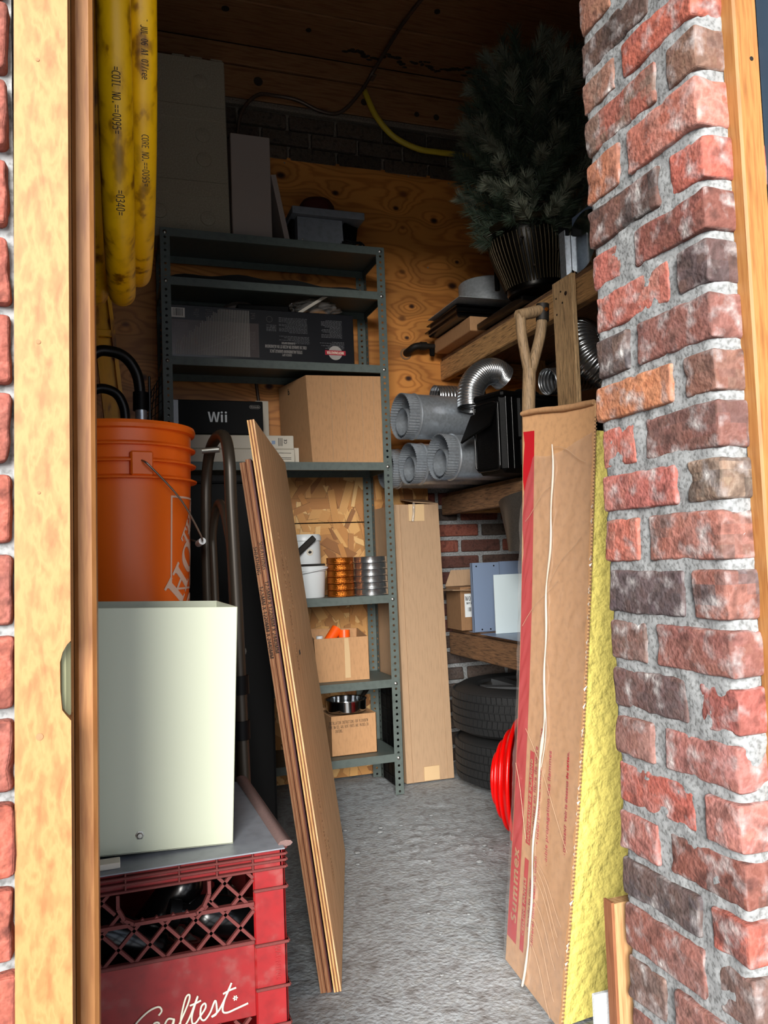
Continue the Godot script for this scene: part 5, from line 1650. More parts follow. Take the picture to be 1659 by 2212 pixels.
# ------------------------------------------------------------------ what stands on the steel shelving
func carton(called: String, label: String, lo: Vector3, hi: Vector3, m: Material, open := false) -> Node3D:
	var o := thing(called, label, "box", Vector3((lo.x + hi.x) / 2, lo.y, (lo.z + hi.z) / 2))
	var h := (hi - lo) * 0.5
	var b := MB.new()
	if not open:
		b.box(Vector3(-h.x, 0, -h.z), Vector3(h.x, h.y * 2, h.z), 0.003)
		part(o, "body", b.mesh(), m)
	else:
		var t := 0.004
		b.box(Vector3(-h.x, 0, h.z - t), Vector3(h.x, h.y * 2, h.z), 0.001)
		b.box(Vector3(-h.x, 0, -h.z), Vector3(h.x, h.y * 2, -h.z + t), 0.001)
		b.box(Vector3(-h.x, 0, -h.z), Vector3(-h.x + t, h.y * 2, h.z), 0.001)
		b.box(Vector3(h.x - t, 0, -h.z), Vector3(h.x, h.y * 2, h.z), 0.001)
		b.box(Vector3(-h.x, 0, -h.z), Vector3(h.x, t, h.z), 0.001)
		part(o, "body", b.mesh(), m)
	return o

func build_shelf_goods():
	# top of the unit
	var f := thing("foam_block", "large dirty white packing foam block with round studs on top of the shelving", "packing foam", Vector3(0.335, 2.2375, -3.27), Vector3(0, 0, 0.012))
	var fb := MB.new()
	fb.box(Vector3(-0.185, 0, -0.07), Vector3(0.16, 0.745, 0.068), 0.004)
	part(f, "body", fb.mesh(), M.foam)
	for y in [[0.175, 0.235], [0.485, 0.545]]:
		part(f, "raised_band", box_mesh(Vector3(-0.185, y[0], 0.06), Vector3(0.158, y[1], 0.0725), 0.003), M.foam)
	for q in [[-0.115, 0.10], [0.072, 0.085], [-0.118, 0.345], [0.065, 0.325], [-0.122, 0.445], [0.064, 0.425], [-0.12, 0.655], [0.062, 0.645], [-0.12, 0.27]]:
		if q[1] == 0.27: continue
		part(f, "stud", lathe_mesh([Vector2(0.0, 0.006), Vector2(0.026, 0.006), Vector2(0.029, 0.004), Vector2(0.030, -0.004)], 28), M.foam, Vector3(q[0], q[1], 0.0685), Vector3(PI / 2, 0, 0))
	for x in [-0.13, -0.02, 0.05, 0.13]:
		part(f, "top_lug", box_mesh(Vector3(x - 0.025, 0.74, -0.06), Vector3(x + 0.025, 0.757, 0.06), 0.004), M.foam)
	for y in [0.03, 0.048]:
		part(f, "small_tab", box_mesh(Vector3(-0.04, y, 0.066), Vector3(-0.01, y + 0.008, 0.072), 0.001), M.foam)
	var nb := part(self, numbered("narrow_box"), box_mesh(Vector3(0.500, 2.238, -3.36), Vector3(0.660, 2.680, -3.18), 0.003), M.gray_card)
	tag(nb, "tall narrow grayish white cardboard box beside the foam block", "box")
	single("dark_board", box_mesh(Vector3(-0.011, 0.0, -0.14), Vector3(0.011, 0.29, 0.06), 0.001), M.gray_card, "thin gray board leaning behind the vent hood on top of the shelving", "board", Vector3(0.724, 2.241, -3.24), Vector3(0, 0, 0.185))
	# sheet metal vent hood
	var v := thing("vent_hood", "gray sheet metal vent hood with a flat flanged top on the shelving", "vent", Vector3(0.89, 2.238, -3.25))
	var vb := MB.new()
	vb.hexa([Vector3(-0.13, 0, 0.09), Vector3(0.065, 0, 0.09), Vector3(0.065, 0, -0.1), Vector3(-0.13, 0, -0.1), Vector3(-0.13, 0.115, 0.09), Vector3(0.06, 0.115, 0.09), Vector3(0.06, 0.115, -0.1), Vector3(-0.13, 0.115, -0.1)])
	part(v, "front_panel", vb.mesh(), M.gray_sheet)
	var vw := MB.new()
	vw.hexa([Vector3(0.07, 0.0, 0.088), Vector3(0.125, 0.0, 0.05), Vector3(0.125, 0.0, -0.1), Vector3(0.07, 0.0, -0.1), Vector3(0.07, 0.108, 0.088), Vector3(0.14, 0.108, 0.05), Vector3(0.14, 0.108, -0.1), Vector3(0.07, 0.108, -0.1)])
	part(v, "side_wing", vw.mesh(), M.black)
	part(v, "side_wing", box_mesh(Vector3(-0.150, 0.02, -0.1), Vector3(-0.135, 0.115, 0.06), 0.002), M.black)
	part(v, "flange", box_mesh(Vector3(-0.155, 0.118, -0.11), Vector3(0.152, 0.148, 0.115), 0.002), M.gray_sheet)
	for q in [[-0.11, 0.02], [0.04, 0.012]]:
		part(v, "rivet", lathe_mesh([Vector2(0.0, 0.002), Vector2(0.004, 0.0)], 8), M.bolt, Vector3(q[0], q[1], 0.091), Vector3(PI / 2, 0, 0))
	single("red_lid", lathe_mesh([Vector2(0.0, 0.074), Vector2(0.035, 0.072), Vector2(0.060, 0.062), Vector2(0.074, 0.040), Vector2(0.078, 0.0), Vector2(0.0, 0.0)], 32), M.red_dark, "round dark red dome lid lying on the vent hood", "lid", Vector3(0.86, 2.3865, -3.225))
	var belt := MB.new()
	for k in 3:
		var ring := []
		for i in 20:
			var t := TAU * i / 20.0
			ring.append(Vector3(cos(t) * (0.05 - 0.008 * k), 0.004 + 0.006 * k + 0.004 * sin(t * 2 + k), sin(t) * (0.02 - 0.003 * k)))
		belt.tube(ring, 0.004, 6, false, true)
	single("black_strap", belt.mesh(), M.black, "coiled black strap on the front edge of the top shelf", "strap", Vector3(0.985, 2.240, -3.138))
	# second shelf: a long dark sheet
	var w := MB.new()
	w.grid(24, 6, func(u: float, t: float) -> Vector3: return Vector3(lerpf(0.235, 1.06, u), 2.052 + 0.062 * sin(PI * pow(u, 0.7)) * (0.4 + 0.6 * t) + 0.006 * sin(u * 23.0), lerpf(-3.14, -3.36, t)), Vector3.UP)
	w.grid(24, 1, func(u: float, t: float) -> Vector3: return Vector3(lerpf(0.235, 1.06, u), 2.050 + t * (0.002 + 0.062 * sin(PI * pow(u, 0.7)) * 0.4 + 0.006 * sin(u * 23.0)), -3.14), Vector3.BACK)
	single("black_cover", w.mesh(), M.black_cloth, "long folded black cover lying on the second shelf", "cover")
	# third shelf: long printed carton and what lies on it
	var j := thing("printed_carton", "long dark printed carton wrapped in film and lying upside down on the third shelf", "box", Vector3(0.601, 1.7405, -3.245), Vector3(0, 0, 0))
	part(j, "body", box_mesh(Vector3(-0.374, 0, -0.11), Vector3(0.374, 0.206, 0.1135), 0.003), M.jack_side)
	var jf := MB.new()
	jf.tri(Vector3(-0.37, 0.004, 0.1142), Vector3(0.37, 0.004, 0.1142), Vector3(0.37, 0.203, 0.1142), Vector3.BACK, Vector3.BACK, Vector3.BACK, Vector2(0, 1), Vector2(1, 1), Vector2(1, 0))
	jf.tri(Vector3(-0.37, 0.004, 0.1142), Vector3(0.37, 0.203, 0.1142), Vector3(-0.37, 0.203, 0.1142), Vector3.BACK, Vector3.BACK, Vector3.BACK, Vector2(0, 1), Vector2(1, 0), Vector2(0, 0))
	var pf := part(j, "printed_face", jf.mesh(), M.jack_front)
	var dn := func(words: String, hgt: float, x: float, y: float, m: Material, bold: bool, sq: float):
		letters(j, words, hgt, m, Vector3(x, y, 0.1148), Vector3.LEFT, Vector3.DOWN, bold, "Droid Sans", sq)
	dn.call("QUICK LIFT", 0.012, 0.093, 0.027, M.silver_print, true, 0.6)
	dn.call("STEEL/ALUMINUM GARAGE JACK", 0.017, 0.090, 0.041, M.silver_print, true, 0.5)
	dn.call("CRIC DE GARAGE EN ACIER ET EN ALUMINIUM", 0.017, 0.090, 0.060, M.silver_print, true, 0.45)
	dn.call("À LEVAGE RAPIDE", 0.011, 0.10, 0.075, M.silver_print, true, 0.6)
	part(j, "badge", lathe_mesh([Vector2(0.0, 0.0008), Vector2(0.029, 0.0008), Vector2(0.029, 0.0)], 32), M.silver_print, Vector3(0.293, 0.045, 0.1143), Vector3(PI / 2, 0, 0))
	part(j, "badge_band", box_mesh(Vector3(0.250, 0.036, 0.1150), Vector3(0.336, 0.055, 0.1156), 0.0), M.ink_red)
	letters(j, "MOTOMASTER", 0.0145, M.ink_white, Vector3(0.293, 0.0455, 0.1162), Vector3.LEFT, Vector3.DOWN, true, "Droid Sans", 0.72)
	# corrugations of the film over the left half
	var fm := MB.new()
	for k in 46:
		var x := -0.335 + k * 0.0062
		var y1 := clampf(0.055 + (x + 0.335) * 0.85 + 0.008 * sin(k * 1.7), 0.05, 0.196)
		fm.tube([Vector3(x, 0.012, 0.1142), Vector3(x, y1, 0.1142)], 0.0024, 8, false)
	part(j, "film_ripples", fm.mesh(), M.film_gloss)
	single("black_case", box_mesh(Vector3(-0.19, 0, -0.02), Vector3(0.025, 0.034, 0.06), 0.006), M.black, "flat black case lying on the printed carton", "case", Vector3(0.70, 1.9545, -3.25), Vector3(0, 0, 0.03))
	var pp := MB.new()
	pp.grid(10, 8, func(u: float, t: float) -> Vector3: return Vector3(lerpf(0.45, 0.68, u), 1.955 + 0.098 * sin(PI * (0.15 + 0.75 * u)) * (0.55 + 0.45 * t), lerpf(-3.285, -3.37, t)), Vector3.UP)
	pp.grid(10, 3, func(u: float, t: float) -> Vector3: return Vector3(lerpf(0.45, 0.68, u), 1.948 + t * (0.007 + 0.098 * sin(PI * (0.15 + 0.75 * u)) * 0.55), -3.285), Vector3.BACK)
	single("white_cloth", pp.mesh(), M.gray_card, "crumpled white cloth behind the black case on the printed carton", "cloth")
	var bn := noise(66, 14.0, 3)
	var bg := MB.new()
	bg.grid(26, 16, func(u: float, t: float) -> Vector3:
		var a := TAU * u
		var r := sin(PI * t) * (0.085 + 0.03 * bn.get_noise_2d(cos(a) * 0.2 + t, sin(a) * 0.2))
		return Vector3(0.84 + cos(a) * r * 1.25, 1.950 + 0.095 * (1.0 - t) + 0.012 * bn.get_noise_2d(t, u), -3.24 + sin(a) * r * 0.7), Vector3.UP)
	var bo := thing("plastic_bag", "crumpled clear plastic bag with tan contents on the printed carton", "bag")
	part(bo, "film", bg.mesh(), M.bag_plastic)
	var ct := MB.new()
	ct.ball(Vector3(0.85, 1.972, -3.23), Vector3(0.045, 0.022, 0.035), 8)
	ct.ball(Vector3(0.81, 1.968, -3.24), Vector3(0.035, 0.019, 0.03), 8)
	part(bo, "contents", ct.mesh(), M.card_dark)
	single("pale_stick", box_mesh(Vector3(-0.006, 0, -0.004), Vector3(0.006, 0.15, 0.004), 0.001), M.white_card, "pale plastic stick leaning across the clear bag", "stick", Vector3(0.755, 1.952, -3.17), Vector3(0, 0, -0.98))
	# fourth shelf
	var lowbox := carton("flat_carton", "lower flat white carton under the black console box", Vector3(0.235, 1.3385, -3.38), Vector3(0.715, 1.391, -3.137), M.white_card)
	for y in [0.012, 0.018, 0.036]:
		part(lowbox, "printed_line", box_mesh(Vector3(0.15, y, 0.1216), Vector3(0.225, y + 0.0018, 0.1220), 0.0), M.ink)
	var upbox := carton("flat_carton", "upper flat white carton with small printed symbols under the black console box", Vector3(0.235, 1.3920, -3.38), Vector3(0.713, 1.446, -3.14), M.white_card)
	letters(upbox, "CE", 0.016, M.ink, Vector3(0.205, 0.030, 0.1208), Vector3.UP, Vector3.LEFT, true)
	part(upbox, "blue_symbol", box_mesh(Vector3(0.150, 0.019, 0.1202), Vector3(0.164, 0.033, 0.1208), 0.0), M.blue_gray)
	for k in 4:
		part(upbox, "printed_line", box_mesh(Vector3(0.176 + k * 0.005, 0.012, 0.1202), Vector3(0.178 + k * 0.005, 0.044, 0.1206), 0.0), M.ink)
	for k in 5:
		part(upbox, "printed_line", box_mesh(Vector3(-0.045 + k * 0.009, 0.012 + 0.004 * (k % 2), 0.1202), Vector3(-0.0435 + k * 0.009, 0.046, 0.1206), 0.0), M.ink)
	var con := carton("console_box", "black game console box with silver lettering on the white cartons", Vector3(0.224, 1.4465, -3.36), Vector3(0.592, 1.579, -3.135), M.black)
	letters(con, "Wii", 0.054, M.white_plastic, Vector3(0.008, 0.066, 0.1130), Vector3.RIGHT, Vector3.UP, true, "Droid Sans", 0.92)
	letters(con, "Nintendo", 0.0085, M.silver_print, Vector3(0.152, 0.1095, 0.1130), Vector3.RIGHT, Vector3.UP, true, "Droid Sans", 0.9)
	var cap := []
	for k in 24:
		var t := TAU * k / 24.0
		cap.append(Vector3(0.152 + cos(t) * 0.0065 + (0.014 if cos(t) > 0 else -0.014), 0.1095 + sin(t) * 0.0065, 0.1128))
	var cp := MB.new()
	cp.tube(cap, 0.0006, 5, false, true)
	part(con, "logo_ring", cp.mesh(), M.silver_print)
	part(con, "clear_tape", box_mesh(Vector3(-0.182, 0.004, 0.1124), Vector3(-0.140, 0.13, 0.1128), 0.0), M.bag_plastic)
	single("white_board", box_mesh(Vector3(0.596, 1.4465, -3.33), Vector3(0.650, 1.618, -3.318), 0.001), M.white_card, "pale board standing behind the right end of the console box", "board")
	var big := thing("cardboard_box", "large plain cardboard box on the fourth shelf at its right end", "box")
	var bb := MB.new()
	bb.hexa([Vector3(0.785, 1.3385, -3.132), Vector3(1.095, 1.3385, -3.130), Vector3(1.06, 1.3385, -3.40), Vector3(0.72, 1.3385, -3.40), Vector3(0.767, 1.690, -3.132), Vector3(1.093, 1.697, -3.130), Vector3(1.06, 1.70, -3.40), Vector3(0.712, 1.69, -3.40)])
	part(big, "body", bb.mesh(), M.card)
	for x in [0.87, 0.93, 1.0, 1.05]:
		part(big, "crease", box_mesh(Vector3(x, 1.35, -3.1322), Vector3(x + 0.0015, 1.68, -3.1296), 0.0), M.card_gray)
	letters(big, "BOX 1", 0.036, M.ink, Vector3(0.743, 1.655, -3.26), Vector3(0.065, 0, 0.27), Vector3.UP, true)
	single("paper_label", box_mesh(Vector3(0.722, 1.3388, -3.20), Vector3(0.745, 1.405, -3.196), 0.0), M.white_card, "small white paper card standing beside the large cardboard box", "paper")
	# fifth shelf
	var pail := [Vector2(0.0, 0.0), Vector2(0.058, 0.0), Vector2(0.060, 0.003), Vector2(0.066, 0.105), Vector2(0.071, 0.107), Vector2(0.072, 0.124), Vector2(0.070, 0.127), Vector2(0.064, 0.128), Vector2(0.0, 0.126)]
	var p1 := thing("pail", "lower white plastic pail with a slanted lid strap on the fifth shelf", "pail", Vector3(0.782, 0.7975, -3.235))
	part(p1, "body", lathe_mesh(pail.slice(0, 4), 36), M.white_plastic)
	part(p1, "lid", lathe_mesh(pail.slice(3), 36), M.white_plastic)
	var hd := []
	for k in 16: hd.append(Vector3(cos(PI * k / 15.0) * 0.073, 0.108 + 0.012 * cos(PI * k / 15.0), 0.012 + sin(PI * k / 15.0) * 0.062))
	part(p1, "handle", tube_mesh(hd, 0.0035, 8), M.white_plastic)
	var p2 := thing("pail", "upper white plastic pail with a small maple leaf badge, on the other pail", "pail", Vector3(0.770, 0.9265, -3.265))
	part(p2, "body", lathe_mesh([Vector2(0.0, 0.0), Vector2(0.068, 0.0), Vector2(0.069, 0.004), Vector2(0.067, 0.115)], 36), M.white_plastic)
	part(p2, "lid", lathe_mesh([Vector2(0.067, 0.100), Vector2(0.072, 0.102), Vector2(0.072, 0.118), Vector2(0.066, 0.128), Vector2(0.0, 0.130)], 36), M.white_plastic)
	var bd := part(p2, "badge", lathe_mesh([Vector2(0.0, 0.0015), Vector2(0.013, 0.0012), Vector2(0.0135, 0.0)], 24), M.white_card, Vector3(0.008, 0.055, 0.0680), Vector3(PI / 2, 0, 0))
	var leaf := []
	for q in [[0, 1], [0.22, 0.55], [0.5, 0.65], [0.42, 0.3], [0.85, 0.35], [0.7, 0.05], [0.95, -0.1], [0.45, -0.45], [0.5, -0.62], [0.06, -0.55], [0.05, -0.95], [-0.05, -0.95], [-0.06, -0.55], [-0.5, -0.62], [-0.45, -0.45], [-0.95, -0.1], [-0.7, 0.05], [-0.85, 0.35], [-0.42, 0.3], [-0.5, 0.65], [-0.22, 0.55]]:
		leaf.append(Vector2(q[0], q[1]) * 0.0085)
	var lm := MB.new()
	lm.prism(leaf, 0.0, 0.0006)
	part(p2, "leaf_print", lm.mesh(), M.ink, Vector3(0.008, 0.055, 0.0696))
	single("trowel", box_mesh(Vector3(-0.012, 0, -0.006), Vector3(0.012, 0.115, 0.006), 0.003), M.iron, "dark trowel handle poking up in front of the upper pail", "trowel", Vector3(0.708, 0.965, -3.18), Vector3(0, 0, -0.85))
	single("putty_knife", box_mesh(Vector3(0.730, 0.9262, -3.19), Vector3(0.835, 0.934, -3.175), 0.002), M.iron, "dark flat knife lying between the two white pails", "knife")
	for st in [["copper tin", 0.905, 0.0545, M.copper, 6, 0.0265, "copper coloured tins stacked on the fifth shelf", ["lowest", "second lowest", "third", "fourth", "second highest", "topmost"]], ["silver tin", 1.035, 0.0705, M.tin, 6, 0.0265, "silver tins stacked on the fifth shelf", ["lowest", "second lowest", "third", "fourth", "second highest", "topmost"]]]:
		var proto: Node3D = null
		for k in st[4]:
			var t: Node3D
			if proto == null:
				t = thing("tin_ring", "", "tin")
				var r: float = st[2]
				var hh: float = st[5]
				part(t, "wall", lathe_mesh([Vector2(0.0, 0.001), Vector2(r, 0.0), Vector2(r + 0.0018, 0.0015), Vector2(r + 0.0018, 0.004), Vector2(r, 0.006), Vector2(r, hh - 0.004), Vector2(r + 0.001, hh - 0.002), Vector2(r - 0.002, hh - 0.0005), Vector2(0.0, hh - 0.0006)], 48), st[3])
				proto = t
			else:
				t = proto.duplicate()
				t.name = numbered("tin_ring")
				add_child(t)
			t.position = Vector3(st[1] + 0.001 * sin(k * 2.1), 0.7975 + k * st[5], -3.205)
			tag(t, "%s of the six %s" % [st[7][k], st[6]], "tin", st[6])
	# sixth shelf
	var b6 := thing("cardboard_box", "open cardboard box holding orange jars on the sixth shelf", "box")
	var m6 := MB.new()
	m6.hexa([Vector3(0.795, 0.4585, -3.19), Vector3(1.005, 0.4585, -3.175), Vector3(1.005, 0.4585, -3.179), Vector3(0.795, 0.4585, -3.194), Vector3(0.782, 0.632, -3.19), Vector3(1.003, 0.632, -3.175), Vector3(1.003, 0.632, -3.179), Vector3(0.782, 0.632, -3.194)])
	m6.hexa([Vector3(1.002, 0.4585, -3.178), Vector3(1.005, 0.4585, -3.178), Vector3(1.01, 0.4585, -3.37), Vector3(1.006, 0.4585, -3.37), Vector3(1.0, 0.632, -3.178), Vector3(1.003, 0.632, -3.178), Vector3(1.02, 0.65, -3.37), Vector3(1.016, 0.65, -3.37)])
	m6.hexa([Vector3(0.79, 0.4585, -3.19), Vector3(0.794, 0.4585, -3.19), Vector3(0.794, 0.4585, -3.37), Vector3(0.79, 0.4585, -3.37), Vector3(0.782, 0.632, -3.19), Vector3(0.786, 0.632, -3.19), Vector3(0.786, 0.66, -3.37), Vector3(0.782, 0.66, -3.37)])
	m6.hexa([Vector3(0.79, 0.4585, -3.37), Vector3(1.008, 0.4585, -3.37), Vector3(1.008, 0.4585, -3.374), Vector3(0.79, 0.4585, -3.374), Vector3(0.784, 0.66, -3.37), Vector3(1.015, 0.65, -3.37), Vector3(1.015, 0.65, -3.374), Vector3(0.784, 0.66, -3.374)])
	m6.hexa([Vector3(0.79, 0.4585, -3.19), Vector3(1.005, 0.4585, -3.178), Vector3(1.008, 0.4585, -3.37), Vector3(0.79, 0.4585, -3.37), Vector3(0.79, 0.462, -3.19), Vector3(1.005, 0.462, -3.178), Vector3(1.008, 0.462, -3.37), Vector3(0.79, 0.462, -3.37)])
	part(b6, "body", m6.mesh(), M.card)
	part(b6, "clear_tape", box_mesh(Vector3(0.905, 0.47, -3.1825), Vector3(0.93, 0.63, -3.1805), 0.0), M.tape)
	single("orange_tube", tube_mesh([Vector3(0.85, 0.602, -3.25), Vector3(0.90, 0.662, -3.27)], 0.022, 20), M.orange_cap, "orange tube lying slanted in the cardboard box, left of the upright jar", "tube")
	single("orange_jar", tube_mesh([Vector3(0.925, 0.5765, -3.25), Vector3(0.928, 0.655, -3.26)], 0.024, 20), M.orange_cap, "upright orange plastic jar in the cardboard box on the sixth shelf", "jar")
	single("pale_jar", tube_mesh([Vector3(0.815, 0.5765, -3.23), Vector3(0.815, 0.640, -3.23)], 0.014, 16), M.white_plastic, "small pale jar at the left end of the box with the orange jar", "jar")
	for q in [Vector3(0.875, 0.4625, -3.25), Vector3(0.93, 0.4625, -3.26), Vector3(0.815, 0.4625, -3.24)]:
		pass
	part(b6, "filling", box_mesh(Vector3(0.797, 0.4625, -3.365), Vector3(1.0, 0.576, -3.196), 0.003), M.card_dark)
	# lowest shelf
	var b7 := carton("printed_box", "small cardboard box with printed black lettering on the lowest shelf", Vector3(0.835, 0.1625, -3.39), Vector3(1.028, 0.322, -3.175), M.card, true)
	letters(b7, "INSTALLATION INSTRUCTIONS FOR PLEXVENT\u00ae", 0.0165, M.ink, Vector3(-0.022, 0.1330, 0.1082), Vector3.RIGHT, Vector3.UP, true, "Droid Sans Mono", 0.42)
	letters(b7, "TYPE BW OIL GAS VENT PARTS ARE PACKED IN", 0.0165, M.ink, Vector3(-0.022, 0.1165, 0.1082), Vector3.RIGHT, Vector3.UP, true, "Droid Sans Mono", 0.42)
	letters(b7, "CARTONS.", 0.0165, M.ink, Vector3(-0.062, 0.1000, 0.1082), Vector3.RIGHT, Vector3.UP, true, "Droid Sans Mono", 0.42)
	part(b7, "filling", box_mesh(Vector3(-0.09, 0.005, -0.1), Vector3(0.09, 0.150, 0.1), 0.003), M.card_dark)
	var pan := thing("saucepan", "shiny steel pan with a dark handle sitting on the printed box", "pan", Vector3(0.930, 0.3225, -3.275))
	part(pan, "body", lathe_mesh([Vector2(0.0, 0.0), Vector2(0.078, 0.0), Vector2(0.082, 0.004), Vector2(0.0835, 0.046), Vector2(0.087, 0.048), Vector2(0.0865, 0.0495), Vector2(0.081, 0.047), Vector2(0.0795, 0.005), Vector2(0.0, 0.003)], 56), M.chrome)
	part(pan, "handle", tube_mesh(spline([Vector3(0.075, 0.04, -0.03), Vector3(0.10, 0.06, -0.05), Vector3(0.145, 0.098, -0.085)], 6), [0.006, 0.007, 0.008, 0.008, 0.009, 0.009, 0.010, 0.010, 0.010, 0.0105, 0.0105, 0.0105, 0.009], 10), M.iron)
	# black plastic crate on the floor behind the right post
	var bc := thing("black_crate", "black perforated plastic crate on the floor between the shelving and the tall carton", "crate")
	part(bc, "panel", box_mesh(Vector3(1.119, 0.0, -3.44), Vector3(1.133, 0.40, -3.16), 0.003), M.black)
	for i in 7:
		part(bc, "rib", box_mesh(Vector3(1.1165, 0.03 + i * 0.055, -3.43), Vector3(1.121, 0.038 + i * 0.055, -3.17), 0.001), M.black)
	for i in 6:
		part(bc, "rib", box_mesh(Vector3(1.117, 0.01, -3.42 + i * 0.05), Vector3(1.1205, 0.395, -3.413 + i * 0.05), 0.001), M.black)
	# cable on the wall behind the fourth shelf
	single("armoured_cable", tube_mesh(spline([Vector3(0.622, 1.745, -3.442), Vector3(0.628, 1.68, -3.440), Vector3(0.634, 1.60, -3.442), Vector3(0.634, 1.40, -3.442)], 6), 0.007, 8), M.conduit, "short length of armoured cable on the plywood above the console box", "cable")

# ------------------------------------------------------------------ ducts and bag on the middle timber deck
func duct(label: String, group: String, at: Vector3, r: float, l: float, yaw: float, inner: bool):
	# axis from the open end into the shelf; yaw 0 runs along x
	var o := thing("duct", label, "duct", at, Vector3(0, yaw, 0), group)
	var m := MB.new()
	m.xf = Transform3D(Basis(Vector3.BACK, -PI / 2), Vector3.ZERO)   # y of the lathe becomes x
	m.lathe([Vector2(r, 0.045), Vector2(r, 0.052), Vector2(r + 0.004, 0.056), Vector2(r, 0.060), Vector2(r, l)], 56)
	m.lathe([Vector2(r - 0.0015, l), Vector2(r - 0.0015, 0.045)], 56)
	part(o, "pipe", m.mesh(), M.galv)
	var c := MB.new()
	c.xf = m.xf
	var n := 96
	for k in n:   # crimped end
		var t0 := TAU * k / n
		var t1 := TAU * (k + 1) / n
		var w0 := 0.0030 * (1 if k % 2 == 0 else -1)
		var w1 := -w0
		var p := func(t: float, w: float, y: float, f: float) -> Vector3: return Vector3(cos(t) * (r + w * f), y, sin(t) * (r + w * f))
		var nn := Vector3(cos(t0) - 0.5 * sin(t0) * signf(w0), 0, sin(t0) + 0.5 * cos(t0) * signf(w0)).normalized()
		c.quad(p.call(t0, w0, 0.0, 1.0), p.call(t1, w1, 0.0, 1.0), p.call(t1, w1, 0.045, 0.2), p.call(t0, w0, 0.045, 0.2), nn)
	part(o, "crimped_end", c.mesh(), M.galv)
	if inner:
		var q := MB.new()
		q.xf = m.xf
		var ri := r * 0.60
		q.lathe([Vector2(ri, 0.045), Vector2(ri, l * 0.9)], 40)
		q.lathe([Vector2(ri - 0.003, l * 0.9), Vector2(ri - 0.0025, 0.004)], 40)
		var nk := 72
		for k in nk:
			var t0 := TAU * k / nk
			var t1 := TAU * (k + 1) / nk
			var w0 := 0.002 * (1 if k % 2 == 0 else -1)
			q.quad(Vector3(cos(t0) * (ri + w0), 0.002, sin(t0) * (ri + w0)), Vector3(cos(t1) * (ri - w0), 0.002, sin(t1) * (ri - w0)), Vector3(cos(t1) * ri, 0.045, sin(t1) * ri), Vector3(cos(t0) * ri, 0.045, sin(t0) * ri), Vector3(cos(t0), 0, sin(t0)))
		part(o, "inner_pipe", q.mesh(), M.galv, Vector3(0, -r * 0.28, r * 0.12))

func flex(label: String, path: Array, r: float):
	var o := thing("flexible_duct", label, "duct")
	var s := spline(path, 34)
	var rad := []
	var pts := []
	for i in s.size():
		pts.append(s[i])
		rad.append(r * (0.955 + 0.045 * cos(i * TAU / 4.0)))
	var m := MB.new()
	m.tube(pts, rad, 28, false)
	part(o, "skin", m.mesh(), M.foil)

